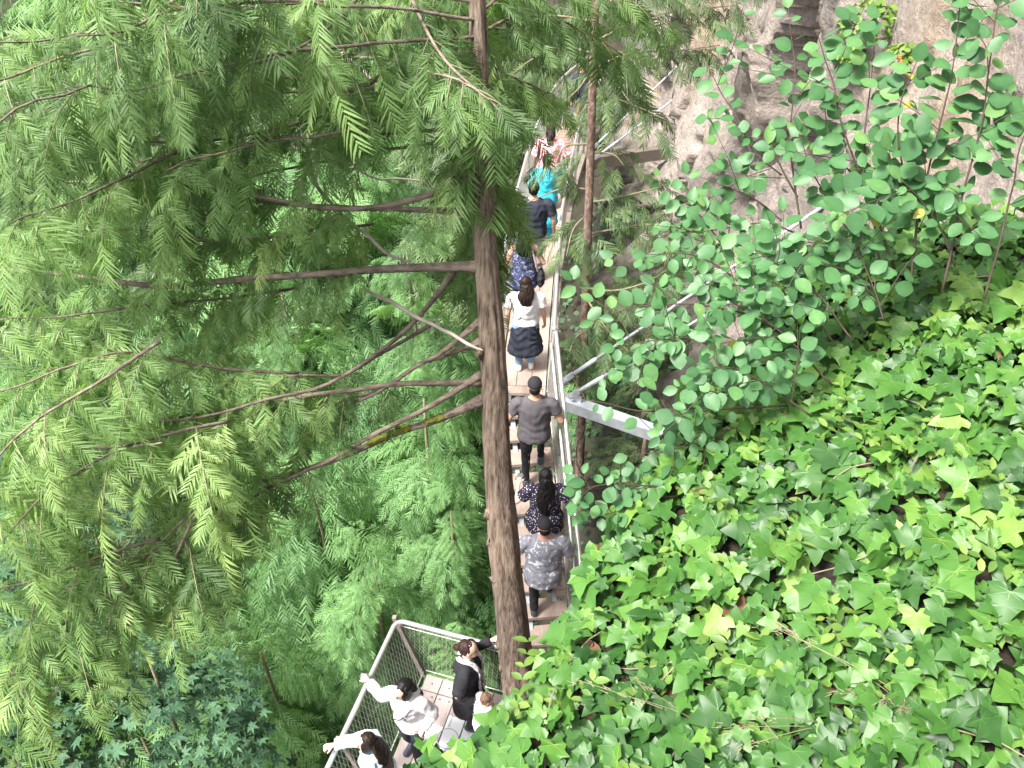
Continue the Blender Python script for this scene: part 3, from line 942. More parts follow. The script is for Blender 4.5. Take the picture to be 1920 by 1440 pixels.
    def pants(s, mat, inf=0.014, end=1.0, top=1.0, name='trousers', label=None):
        V, F = s.torso(0.82, top, inf * 0.6)
        g = [(V, F)]
        for sg in (-1, 1):
            g.append(capsule(s.hip[sg], s.kn[sg], 0.090 * s.wide + inf, 0.060 + inf)); e = s.kn[sg] + (s.an[sg] - s.kn[sg]) * end
            g.append(tube([s.kn[sg], e], [0.058 + inf, 0.041 + inf], 14))
        s.add(name, cat(g), M[mat], 0.019, 2, 0.005, label)
    def skirt(s, mat, z0, z1, r0, r1, name='skirt', wr=0.012, label=None):
        rr = []
        for t in np.linspace(0, 1, 6):
            rr.append(((0, 0, z0 + (z1 - z0) * t), r0 * (1 - t) + r1 * t, (r0 * (1 - t) + r1 * t) * 0.80))
        s.add(name, loft(rr), M[mat], 0.014, 2, wr, label)
    def shoes(s, mat):
        for sg in (-1, 1):
            a = s.an[sg]
            V, F = cat([capsule(a + [0, -0.035, -0.045], a + [sg * 0.015, 0.15, -0.052], 0.043, 0.040), capsule(a + [0, -0.02, -0.03], a + [0, -0.015, 0.0], 0.045, 0.044)])
            V[:, 2] = np.maximum(V[:, 2], a[2] - 0.084)
            s.add('shoe', (V, F), M[mat], 0.012, 1)
    def hair(s, kind, mat):
        mat = M[mat]
        he = lambda c, r: (s.Hd(ellipsoid(c, r)[0]), ellipsoid(c, r)[1])
        g = [he((0, -0.036, 0.036), (0.086, 0.096, 0.098))]
        if kind == 'short':
            g.append(he((0, -0.05, -0.02), (0.072, 0.062, 0.07)))
        if kind == 'bun':
            g += [he((0, -0.045, -0.01), (0.078, 0.07, 0.075)), he((0, -0.145, 0.005), (0.048, 0.04, 0.045))]
        if kind in ('long', 'mid', 'tail'):
            L = {'long': 0.46, 'mid': 0.20, 'tail': 0.12}[kind]
            z0 = 1.62
            rr = []
            for t in np.linspace(0, 1, 8):
                w = (0.070 + 0.065 * math.sin(min(t * 2.6, 1.6))) * (1 - 0.5 * max(0, t - 0.5) * 2) if kind != 'tail' else 0.075 - 0.02 * t
                rr.append(((0.012 * math.sin(7 * t), -0.05 - 0.085 * min(t * 1.6, 1.0), z0 - (0.12 + L) * t), w, 0.066 - 0.028 * t))
            V, F = loft(rr, 20)
            g.append((s.U(V) + (s.hc - s.U([0, 0.025, 1.585])), F))
            g += [he((sg * 0.066, 0.0, -0.03), (0.028, 0.06, 0.10)) for sg in (-1, 1)]
        s.add('hair', cat(g), mat, 0.011, 5, 0.008)
    def cap(s, mat, brim=True):
        V, F = ellipsoid((0, -0.012, 0.045), (0.088, 0.108, 0.092), 24, 14)
        V[:, 2] = np.maximum(V[:, 2], 0.026)
        g = [(s.Hd(V), F)]
        c = s.add('cap', cat(g), M[mat], 0, 0)
        if brim:
            V, F = ellipsoid((0, 0.115, 0.028), (0.075, 0.085, 0.008), 18, 8)
            V[:, 2] -= 0.35 * np.maximum(abs(V[:, 0]) - 0.03, 0)
            o = mk('brim', s.Hd(V), F, M[mat], c, True)
        V, F = ellipsoid((0, -0.012, 0.137), (0.009, 0.009, 0.005), 8, 6)
        mk('button', s.Hd(V), F, M[mat], c, True)
        g = [he for he in [(s.Hd(ellipsoid((0, -0.055, -0.02), (0.068, 0.055, 0.06))[0]), ellipsoid((0, 0, 0), (1, 1, 1))[1])]]
        s.add('hair', cat(g), M['hair_black'], 0)
    def phone(s, sg, label):
        w = s.wr[sg] + nrm(s.wr[sg] - s.el[sg]) * 0.09
        wp = rz(s.yaw) @ (w * s.k) + s.loc
        t = thing('phone', tuple(wp), label, 'phone')
        ax = nrm(np.array([0.3, -0.25, 1.0])); sx = nrm(np.cross(ax, [0.2, -1.0, 0.6])); nx = np.cross(sx, ax)
        Mx = np.stack([sx, ax, nx], 1)
        mk('case', *box(wp, (0.075, 0.15, 0.009), Mx), M['phone'], t)
        mk('screen', *box(wp + nx * 0.0055, (0.069, 0.142, 0.002), Mx), M['screen'], t)
    def strap(s, pts, mat, w=0.012, name='strap'):
        P = smooth_path([s.U(p) for p in pts], 16)
        s.add(name, tube(P, w, 6, flat=0.4), M[mat], 0)

ST = lambda k: ZD - 0.18 * k
# climbing the stairs and on the level deck, seen from behind
p = Person('man in grey and white splattered tee and black cap climbing the stairs', (0.38, 6.24, ST(9)), 0, 1.70, False, lean=6, head=(12, 6), wide=1.14, skin='skin_tan',
           lh=(-0.37, 0.20, 0.98), rh=(0.24, 0.26, 1.0), lf=(-0.1, 0.0, 0.085), rf=(0.1, 0.24, 0.26), lpole=(-0.8, -0.5, -0.4))
p.top('c_tie', 0.74, 0.40, 0.034, flare=0.10); p.pants('c_black'); p.shoes('shoe_dark'); p.cap('c_cap')
p.strap([(-0.19, -0.02, 0.92), (-0.195, 0.0, 0.84)], 'phone', 0.03, 'belt_pouch')

p = Person('woman with long black hair in dark dotted blouse gripping the stair rail', (0.41, 6.86, ST(7)), 0, 1.55, True, lean=6, head=(12, -6), wide=1.24, skin='skin_fair',
           lh=(-0.36, 0.22, 1.30), rh=(0.30, 0.16, 1.10), lf=(-0.1, 0.0, 0.085), rf=(0.1, 0.22, 0.26), lpole=(-0.6, -0.3, -0.9), curl=0.9)
p.top('c_dots', 0.70, 0.34, 0.03, flare=0.12, name='blouse'); p.pants('c_black'); p.shoes('shoe_dark'); p.hair('long', 'hair_black')
p.phone(-1, 'pale phone screen held up in the hand of the dotted blouse woman')

p = Person('man in plain charcoal tee, black jeans and black cap near the stair top', (0.28, 7.66, ST(4)), 0, 1.76, False, lean=5, head=(6, 0), wide=1.08, skin='skin_tan',
           lh=(-0.36, 0.10, 0.90), rh=(0.32, 0.20, 0.98), lf=(-0.09, -0.03, 0.085), rf=(0.10, 0.20, 0.27), lpole=(-0.5, -0.9, 0), rpole=(0.35, -1, -0.2))
p.top('c_grey', 0.84, 0.30, 0.024, flare=0.05); p.pants('c_black', 0.004); p.shoes('shoe_dark'); p.cap('c_cap')

p = Person('woman in white tee with black jacket tied round her waist, at the stair top', (0.185, 9.24, ZD), 2, 1.53, True, head=(14, 0), wide=1.2,
           lh=(-0.29, 0.02, 0.86), rh=(0.30, 0.06, 0.86))
p.top('c_white', 0.92, 0.33, 0.026); p.pants('c_jean', 0.02, 0.93); p.skirt('c_navy', 0.36, 1.02, 0.285, 0.175, 'tied_jacket'); p.shoes('shoe_white'); p.hair('mid', 'hair_dark')
p.strap([(0.12, 0.02, 1.42), (0.05, -0.125, 1.30), (-0.09, -0.14, 1.08), (-0.17, -0.05, 0.98)], 'c_black', 0.007)

p = Person('woman in sleeveless navy floral top with black shoulder bag, following the man in black', (0.17, 10.42, ZD), 0, 1.60, True, head=(10, 0), wide=1.08, lh=(-0.27, 0.05, 0.88), rh=(0.27, 0.16, 0.98), skin='skin')
p.top('c_floral', 0.70, 0.0, 0.022, neck=1.37, flare=0.1, name='camisole'); p.pants('c_black'); p.shoes('shoe_dark'); p.hair('mid', 'hair_black')
p.strap([(0.13, 0.04, 1.40), (0.14, -0.10, 1.34), (0.20, -0.09, 1.1), (0.24, 0.0, 0.92)], 'c_tan', 0.016)
V, F = ellipsoid((0.27, -0.02, 0.84), (0.07, 0.16, 0.17), 14, 10)
p.add('shoulder_bag', (V, F), M['c_black'], 0.014, 3, 0.01)

p = Person('man in black short-sleeved shirt and pale grey trousers on the deck', (0.33, 11.5, ZD), 0, 1.76, False, lean=3, head=(10, 0), wide=1.18, skin='skin', lh=(-0.32, 0.10, 0.98), rh=(0.32, 0.05, 0.86))
p.top('c_navy', 0.86, 0.36, 0.024); p.pants('c_greypants'); p.shoes('shoe_dark'); p.hair('short', 'hair_black')

p = Person('woman in long turquoise patterned tunic with tied-back hair', (0.575, 12.85, ZD), -4, 1.60, True, head=(8, 0), wide=1.1, skin='skin_tan', rh=(0.31, 0.06, 0.80))
p.top('c_turq', 0.80, 0.78, 0.03, flare=0.06, name='tunic'); p.skirt('c_turq', 0.36, 0.86, 0.24, 0.185, 'tunic_skirt'); p.pants('c_teal'); p.shoes('shoe_dark'); p.hair('bun', 'hair_auburn')

p = Person('woman in pink floral blouse over white trousers, ahead of the turquoise tunic', (0.68, 14.0, ZD), -6, 1.58, True, lean=8, head=(25, 0), wide=1.2, skin='skin_tan', rh=(0.36, 0.12, 0.95))
p.top('c_pink', 0.80, 0.5, 0.034, flare=0.1, name='blouse'); p.pants('c_white', 0.024); p.shoes('shoe_dark'); p.hair('tail', 'hair_dark')
V, F = ellipsoid((0.27, 0.0, 0.78), (0.06, 0.13, 0.24), 14, 10)
p.add('tote_bag', (V, F), M['c_teal'], 0.014, 3, 0.012)
p.strap([(0.20, 0.03, 1.38), (0.26, -0.07, 1.2), (0.28, -0.02, 0.98)], 'c_black', 0.02)

p = Person('far walker in rust-red trousers beyond the slim trunk, mostly hidden by boughs', (1.52, 17.2, ZD), 30, 1.66, False, lean=10, head=(20, 0), lf=(-0.12, -0.1, 0.085), rf=(0.12, 0.24, 0.085))
p.top('c_navy', 0.84, 0.92, 0.03, name='jacket'); p.pants('c_rust'); p.shoes('shoe_dark'); p.hair('short', 'hair_dark')

# on the platform below
hood = Person('woman in white hoodie and black leggings, leaning one arm on the platform rail', (-1.10, 4.58, ZP), 158, 1.68, True, lean=6, head=(8, -28), skin='skin_fair',
              lh=(-0.20, 0.10, 0.92), rh=(-1.58, 4.86, -8.33, 0), lf=(-0.1, 0.12, 0.085), rf=(0.1, -0.1, 0.085), lpole=(-0.7, -0.6, -0.4), rpole=(0.6, 0.0, -0.8), curl=0.9)
HOODIE = hood.top('c_white', 0.76, 0.96, 0.032, neck=1.43, flare=0.05, name='hoodie')
hood.pants('c_navy', 0.006, 0.95); hood.shoes('shoe_dark'); hood.hair('long', 'hair_black')
V, F = ellipsoid((0, -0.09, 1.40), (0.14, 0.07, 0.06), 16, 10)
hood.add('hood', (hood.U(V), F), M['c_white'], 0.013, 3, 0.005)
hood.strap([(-0.12, 0.10, 1.40), (-0.02, 0.175, 1.22), (0.12, 0.16, 1.06)], 'phone', 0.006)
hood.phone(1, 'dark phone in the hand resting on the platform rail')

p = Person('woman in black dress with lacy grey shawl and hair bun, hand on the rail', (-0.50, 4.98, ZP), -98, 1.68, True, lean=2, head=(0, 0), skin='skin_fair', wide=1.06,
           lh=(-0.22, 5.35, -8.30, 0), rh=(0.26, 0.12, 0.95), lf=(-0.09, 0.08, 0.085), lpole=(-0.5, 0.2, -0.8), curl=0.9)
p.top('c_black', 0.80, 0.94, 0.022, name='dress_top'); p.skirt('c_black', 0.46, 0.92, 0.24, 0.19, 'dress_skirt'); p.pants('c_black'); p.shoes('shoe_dark'); p.hair('bun', 'hair_auburn')
sh = []
for sg in (-1, 1):
    P = smooth_path([p.U(q) for q in [(0.01 * sg, -0.10, 1.42), (0.075 * sg, -0.06, 1.45), (0.085 * sg, 0.06, 1.43), (0.08 * sg, 0.15, 1.30), (0.075 * sg, 0.155, 1.05), (0.07 * sg, 0.175, 0.74)]], 28)
    sh.append(tube(P, [0.034] * 28, 10, flat=0.45))
p.add('shawl', cat(sh), M['c_lace'], 0.012, 2, 0.006)

p = Person('woman with long dark hair in pale blue top at the lower edge of the photo', (-1.36, 3.98, ZP), 85, 1.60, True, lean=6, head=(4, 10), skin='skin_fair',
           lh=None, rh=(-1.84, 4.12, -8.30, 0), curl=0.9, rpole=(0.5, 0.2, -0.8))
p.top('c_ltblue', 0.78, 0.96, 0.045, name='blouse', wr=0.012); p.pants('c_black'); p.shoes('shoe_dark'); p.hair('long', 'hair_dark')

p = Person('child with light brown hair in white shirt half hidden by ivy', (-0.33, 4.62, ZP), -70, 1.22, False, lean=6, head=(10, 0), skin='skin_fair', lh=(-0.2, 0.25, 1.0), rh=(0.2, 0.28, 0.95))
p.top('c_white', 0.82, 0.5, 0.026); p.pants('c_navy'); p.shoes('shoe_dark'); p.hair('short', 'hair_brown')

# remesh the overlapping limbs of every figure and garment into one skin each
bpy.context.view_layer.update()
for o, vx, it, wr in JOBS:
    q = o.modifiers.new('remesh', 'REMESH'); q.mode = 'VOXEL'; q.voxel_size = vx; q.use_smooth_shade = True
    if it:
        q = o.modifiers.new('smooth', 'SMOOTH'); q.factor = 0.5; q.iterations = it
dg = bpy.context.evaluated_depsgraph_get()
for o, vx, it, wr in JOBS:
    me = bpy.data.meshes.new_from_object(o.evaluated_get(dg))
    if wr:
        k = len(me.vertices)
        co = np.empty(k * 3, np.float32); me.vertices.foreach_get('co', co); co = co.reshape(-1, 3)
        no = np.empty(k * 3, np.float32); me.vertices.foreach_get('normal', no); no = no.reshape(-1, 3)
        f = fbm(co * ([60, 60, 5] if o.name[:4] == 'hair' else [16, 16, 7]) + 3, 2) + 0.6 * np.sin(co[:, 2] * 46 + 5 * vnoise(co * 7)) * (o.name[:4] != 'hair')
        me.vertices.foreach_set('co', (co + no * (f * wr)[:, None]).astype(np.float32).ravel())
        me.update()
    old = o.data
    o.modifiers.clear()
    me.name = old.name
    if not me.materials: me.materials.append(old.materials[0])
    o.data = me
    bpy.data.meshes.remove(old)
    me.polygons.foreach_set('use_smooth', np.ones(len(me.polygons), bool))

# lettering printed on the hoodie, pressed onto its surface
from mathutils.bvhtree import BVHTree
def press_text(txt, size, x0, z0, mat, bvh, P, name):
    c = bpy.data.curves.new('t', 'FONT'); c.body = txt; c.size = size; c.align_x = 'CENTER'
    ob = bpy.data.objects.new('t', c); COL.objects.link(ob)
    bpy.context.view_layer.update()
    me = bpy.data.meshes.new_from_object(ob.evaluated_get(bpy.context.evaluated_depsgraph_get()))
    k = len(me.vertices); co = np.empty(k * 3, np.float32); me.vertices.foreach_get('co', co); co = co.reshape(-1, 3)
    F = [tuple(f.vertices) for f in me.polygons]
    bpy.data.objects.remove(ob)
    out = []
    fw = P.Rm @ np.array([0, 1.0, 0])
    for v in co:
        s_ = P.U([x0 - v[0], 0.0, z0 + v[1]]) + fw * 0.6
        hit = bvh.ray_cast(Vector(s_), Vector(-fw))
        q = np.array(hit[0]) if hit[0] is not None else P.U([x0 - v[0], 0.19, z0 + v[1]])
        out.append(q + fw * 0.007)
    o = mk(name, out, F, M[mat], HOODIE)
HOODIE_ORG = ORIG.get(HOODIE.name)
bv = BVHTree.FromPolygons([v.co for v in HOODIE.data.vertices], [tuple(f.vertices) for f in HOODIE.data.polygons])
press_text('CA', 0.14, 0.03, 1.12, 'print_dark', bv, hood, 'lettering')

# ------------------------------------------------------------------ vegetation helpers
def frond_template(n_side, seg, seed, width=0.30, droop=0.25, ragged=0.28, hw=0.026):
    """flat fern-like conifer spray, unit length along +X, drooping in -Z; triangles"""
    g = np.random.default_rng(seed)
    V, F = [], []
    def strip(p0, d, L, w, nrm_, sg):
        b = np.cross(nrm_, d)
        base = len(V)
        for k in range(seg + 1):
            s = k / seg
            ww = w * (1 - 0.75 * s) * (1.25 if k % 2 == 1 else 0.6)
            if k == seg: ww = 0.002
            c = p0 + d * L * s + np.array([0, 0, -0.35 * L * s * s])
            V.append(c + b * ww); V.append(c - b * ww)
        for k in range(seg):
            a = base + 2 * k
            F.append((a, a + 1, a + 3)); F.append((a, a + 3, a + 2))
    def axis(t):
        return np.array([t, 0.03 * math.sin(3 * t + seed), -droop * t * t])
    for i in range(n_side):
        for sg in (-1, 1):
            t = (i + 0.5 + 0.25 * sg + g.uniform(-0.2, 0.2)) / n_side
            if t > 0.985: continue
            prof = math.sin(math.pi * min(t * 0.80 + 0.16, 1.0)) ** 0.75
            L = width * prof * g.uniform(1 - ragged, 1 + ragged) + 0.03
            ang = R(g.uniform(38, 55) - 14 * t)
            d = nrm([math.cos(ang), sg * math.sin(ang), g.uniform(-0.25, 0.1)])
            n_ = nrm([g.uniform(-0.2, 0.2), g.uniform(-0.3, 0.3), 1.0])
            strip(axis(t), d, L, hw * g.uniform(0.9, 1.4), n_, sg)
    strip(axis(0.0), nrm([1, 0, -droop]), 1.0, 0.012, np.array([0, 0, 1.0]), 1)
    strip(axis(0.8), nrm([1, 0.05, -droop * 1.8]), 0.22, 0.03, np.array([0, 0, 1.0]), 1)
    return np.array(V), np.array(F)

def leaf_frame(x, n_):
    """rotation with local X along x and local Z near n_ (arrays (k,3))"""
    x = nrm(x); y = nrm(np.cross(n_, x)); z = np.cross(x, y)
    return np.stack([x, y, z], -1)

def scatter(tpls, which, Rm, S, T, tints):
    """join transformed copies of templates into one triangle mesh"""
    Vs, Fs, Ts, off = [], [], [], 0
    for k, (tv, tf) in enumerate(tpls):
        idx = np.where(which == k)[0]
        if not len(idx): continue
        v = np.einsum('nij,vj->nvi', Rm[idx], tv) * S[idx][:, None, None] + T[idx][:, None]
        f = tf[None] + (np.arange(len(idx)) * len(tv))[:, None, None] + off
        Vs.append(v.reshape(-1, 3)); Fs.append(f.reshape(-1, tf.shape[1])); Ts.append(np.repeat(tints[idx], len(tv)))
        off += len(idx) * len(tv)
    return np.concatenate(Vs), np.concatenate(Fs), np.concatenate(Ts)

def m4(Rm, s, T):
    Q = np.eye(4); Q[:3, :3] = Rm * s; Q[:3, 3] = T
    return Q

def tint_variants(tpls, mat, tints, name):
    return [[make_mesh(name, v, f, mat, True, tint=t) for t in tints] for v, f in tpls]

# ------------------------------------------------------------------ the near cedar
KL = 0.16
def trunk_pt(x, y):
    r = ray(x, y)
    return r * ((3.69 - KL * -5.72) / (r[1] - KL * r[2]))
TP = [trunk_pt(*q) for q in [(893, -60), (899, 150), (906, 300), (910, 450), (919, 600), (928, 750), (935, 900), (947, 1050), (964, 1200), (975, 1300)]]
lowp = TP[-1] + (TP[-1] - TP[-2]) * 1.5
TP = [TP[0] + np.array([-0.05, 0.35, 2.6])] + TP + [lowp + [0.02, -0.05, -0.6], np.array([0.12, lowp[1] - 0.3, -10.0]), np.array([0.15, lowp[1] - 0.5, -13.9])]
TPATH = smooth_path(TP, 190)
wpx = [(2.0, 0.016), (-0.9, 0.038), (-1.5, 0.046), (-2.2, 0.060), (-3.0, 0.076), (-4.0, 0.094), (-5.0, 0.114), (-6.0, 0.142), (-8, 0.18), (-13, 0.30)]
TR = np.interp(-TPATH[:, 2], [-a for a, _ in wpx], [b_ for _, b_ in wpx])
NS = 44
V, F = tube(TPATH, TR, NS)
cen = np.repeat(TPATH, NS, 0); rad = nrm(V - cen); ang = np.tile(np.arange(NS), len(TPATH))
ridge = 0.9 * fbm(np.stack([np.cos(ang / NS * 6.283) * 5, np.sin(ang / NS * 6.283) * 5, V[:, 2] * 1.3], 1), 3) + 0.5 * fbm(V * 4, 3)
V = V + rad * (ridge * 0.11 * np.repeat(TR, NS))[:, None]
cedar = thing('cedar_tree', tuple(TPATH[-1]), 'tall cedar with bare grey-brown trunk and drooping yellow-green sprays in front of the stairs', 'tree')
mk('trunk', V, F, M['bark'], cedar, True)
kn = []
for (kx, ky, sg) in ((921, 955, -1), (925, 1010, -1), (922, 1080, -1), (938, 1205, -1), (951, 1245, -1)  , (912, 660, -1)):
    c = trunk_pt(kx, ky)
    i = np.argmin(np.linalg.norm(TPATH - c, axis=1))
    V, F = ellipsoid(TPATH[i] + np.array([sg * TR[i] * 0.84, -0.04, 0]), (0.026, 0.032, 0.05), 9, 7)
    mk('knot', V + 0.018 * np.stack([fbm(V * 34 + q, 2) for q in (0, 5, 9)], 1), F, M['bark'], cedar, True)

BR = []   # (points, r0, r1, leafiness, start of leaves)
def br(px, d0, d1, r0, r1, leaf=1.0, s0=0.25, n=22, mat='bark_limb', wob=0.012, tws=1.0, bt=None):
    ds = np.linspace(0, 1, len(px))
    P = smooth_path([at(x_, y_, d0 + (d1 - d0) * s) for (x_, y_), s in zip(px, ds)], n)
    P = P + wob * np.stack([fbm(P * 4 + q, 2) for q in (0, 7, 13)], 1) * np.linspace(0, 1, n)[:, None]
    if r0 > 0.015: r0, r1 = r0 * 0.8, r1 * 0.8
    BR.append((P, r0, r1, leaf, s0, mat, tws, bt))
tdp = lambda x_, y_: proj(trunk_pt(x_, y_))[2][0]
# limbs that can be followed in the photograph
br([(905, 750), (830, 782), (745, 812), (650, 852), (560, 885), (490, 902)], tdp(905, 750), 5.1, 0.036, 0.016, 0.3, 0.8)
br([(902, 703), (800, 765), (700, 815), (600, 872), (500, 915)], tdp(902, 703), 5.0, 0.024, 0.013, 0.3, 0.75)
br([(505, 912), (400, 985), (300, 1032), (150, 1066)], 5.0, 4.2, 0.008, 0.004, 0.9, 0.1)
br([(905, 716), (820, 719), (740, 721), (600, 738), (450, 765), (330, 782)], tdp(905, 716), 4.8, 0.028, 0.009, 0.9, 0.55)
br([(905, 598), (830, 660), (780, 690), (700, 740), (600, 770)], tdp(905, 598), 5.2, 0.022, 0.010, 0.4, 0.6)
br([(905, 638), (830, 668), (785, 685), (700, 735), (560, 760)], tdp(905, 638), 5.3, 0.024, 0.010, 0.4, 0.6)
br([(850, 512), (780, 600), (700, 668), (600, 726), (500, 748), (400, 778), (300, 790)], 5.3, 4.5, 0.020, 0.008, 0.8, 0.55)
br([(815, 605), (720, 660), (640, 702), (540, 705)], 5.5, 5.0, 0.018, 0.009, 0.4, 0.5)
br([(905, 500), (830, 500), (700, 506), (630, 511), (460, 524), (330, 536), (230, 530), (100, 512), (-30, 505)], tdp(905, 500), 4.8, 0.034, 0.014, 0.8, 0.3)
br([(903, 325), (830, 356), (750, 380), (640, 391), (520, 376), (440, 358), (360, 342), (240, 340)], tdp(903, 325), 4.7, 0.026, 0.011, 0.8, 0.4)
br([(903, 398), (800, 394), (700, 390), (560, 384), (420, 372), (280, 350), (120, 340)], tdp(903, 398), 5.1, 0.024, 0.009, 0.7, 0.35)
br([(905, 245), (810, 226), (740, 214), (640, 206), (480, 182), (350, 160)], tdp(905, 245), 5.0, 0.022, 0.009, 0.8, 0.3)
br([(900, 95), (760, 120), (660, 168), (570, 150), (440, 124), (330, 100), (200, 60)], tdp(900, 95), 4.9, 0.022, 0.010, 1.0, 0.1)
br([(370, 955), (330, 1040), (280, 1130), (180, 1212), (90, 1310)], 4.6, 4.3, 0.010, 0.004, 0.35, 0.1)
br([(150, 1180), (60, 1230), (0, 1285), (-60, 1330)], 4.2, 4.0, 0.010, 0.004, 1.0, 0.0)
# leafy boughs, each read from a lit mass of sprays
for px, d0, d1 in (
    ([(520, 815), (440, 832), (330, 850), (160, 900), (20, 960)], 5.2, 4.2),
    ([(560, 700), (400, 690), (250, 660), (120, 690), (-20, 740)], 5.1, 4.1),
    ([(480, 900), (400, 930), (330, 990), (250, 1060), (120, 1110)], 5.0, 4.2),
    ([(430, 790), (330, 810), (210, 850), (90, 930), (-10, 1030)], 4.6, 3.8),
    ([(300, 640), (180, 720), (60, 800), (-40, 900)], 4.4, 3.8),
    ([(880, 60), (820, 90), (800, 130), (860, 150), (920, 190)], 4.4, 3.7),
    ([(760, -30), (800, 60), (840, 120), (890, 165), (950, 215)], 4.1, 3.8),
    ([(700, -40), (640, 30), (560, 90), (430, 130), (300, 150)], 4.2, 3.6),
    ([(560, -40), (420, 30), (260, 70), (90, 120), (-40, 170)], 4.3, 3.5),
    ([(880, -60), (700, -10), (500, 10), (300, 10), (100, -10)], 4.3, 3.8),
    ([(400, -40), (250, 40), (110, 70), (-30, 90)], 4.6, 3.9),
    ([(640, 210), (480, 250), (320, 270), (150, 250), (-20, 270)], 5.0, 4.0),
    ([(420, 240), (280, 310), (150, 370), (20, 420)], 4.6, 3.9),
    ([(700, 420), (560, 440), (400, 450), (230, 430), (60, 450)], 5.3, 4.4),
    ([(560, 540), (420, 560), (280, 570), (140, 590), (0, 600)], 5.2, 4.4),
    ([(300, 1010), (200, 1040), (90, 1080), (-20, 1110)], 4.5, 4.0),
    ([(240, 1090), (150, 1150), (80, 1200), (20, 1270)], 4.3, 4.0),
    ([(330, 1080), (270, 1140), (210, 1200)], 4.5, 4.3),
    ([(905, 60), (970, 30), (1050, 40), (1120, 70), (1180, 120)], 4.6, 5.4),
    ([(905, 140), (950, 140), (1000, 160), (1040, 180)], 4.8, 5.2),
    ([(905, 20), (960, -20), (1060, -30), (1180, 0), (1260, 60)], 4.5, 5.2),
    ([(910, 330), (930, 345), (948, 385), (955, 430)], 5.2, 5.1),
    ([(912, 440), (890, 480), (880, 520), (900, 560)], 5.4, 5.2),
    ([(905, 180), (880, 240), (860, 300), (840, 340)], 4.9, 4.5),
    ([(912, 120), (905, 180), (890, 250), (880, 310)], 4.55, 4.45),
    ([(905, 210), (915, 280), (925, 340), (930, 400)], 4.75, 4.75),
    ([(903, 330), (905, 400), (895, 460), (890, 520)], 4.95, 4.95),
    ([(910, 420), (908, 470), (905, 520), (912, 560)], 5.1, 5.1),
    ([(901, 40), (893, 100), (897, 170), (905, 230)], 4.3, 4.4),
    ([(906, 300), (918, 350), (912, 420), (918, 470)], 4.9, 5.0),
):
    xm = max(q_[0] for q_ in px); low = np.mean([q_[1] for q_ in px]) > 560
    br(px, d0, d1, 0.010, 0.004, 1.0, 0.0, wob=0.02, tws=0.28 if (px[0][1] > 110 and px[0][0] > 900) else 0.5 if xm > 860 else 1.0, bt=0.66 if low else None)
g = np.random.default_rng(5)
for k in range(11):          # the rest of the crown on the valley side
    y0 = g.uniform(-260, 330); x1 = g.uniform(-160, 420)
    y1 = y0 + g.uniform(-20, 200)
    d0 = tdp(905, max(y0, -200)); d1 = d0 + g.uniform(-1.2, 1.6)
    br([(905, y0), ((905 + x1) / 2, (y0 + y1) / 2 - g.uniform(10, 60)), (x1, y1)], d0, d1, 0.010, 0.004, 0.7, 0.45, wob=0.05)
# pale bare sticks of other branches crossing behind
PALE = []
for px, d0, d1, r0 in (([(615, 72), (700, 150), (760, 195), (815, 232)], 5.6, 5.6, 0.014), ([(455, 205), (540, 270), (640, 300), (690, 330), (800, 345)], 6.4, 6.2, 0.013),
                       ([(585, 300), (590, 345), (640, 400), (720, 470), (790, 505)], 5.8, 5.8, 0.016), ([(680, 535), (760, 580), (850, 630), (900, 655)], 6.0, 5.5, 0.017),
                       
                       ([(10, 810), (120, 830), (220, 838), (300, 825)], 5.0, 5.0, 0.013), ([(20, 905), (90, 925), (180, 935)], 5.0, 5.0, 0.011),
                       ([(560, 230), (590, 330), (560, 390)], 5.1, 5.2, 0.006)):
    d0 -= 0.75; d1 -= 0.75; r0 *= 0.9
    P = smooth_path([at(x_, y_, d0 + (d1 - d0) * s) for (x_, y_), s in zip(px, np.linspace(0, 1, len(px)))], 18)
    P = P + 0.02 * np.stack([fbm(P * 3 + q, 2) for q in (0, 7, 13)], 1)
    P = P + 0.012 * np.stack([fbm(P * 9 + q, 2) for q in (3, 8, 15)], 1)
    mk('bare_branch', *tube(P, r0 * np.interp(np.linspace(0, 1, 18), [0, 0.12, 0.85, 1], [0.25, 0.85, 0.7, 0.3]), 7), M['pale_twig'], cedar, True)

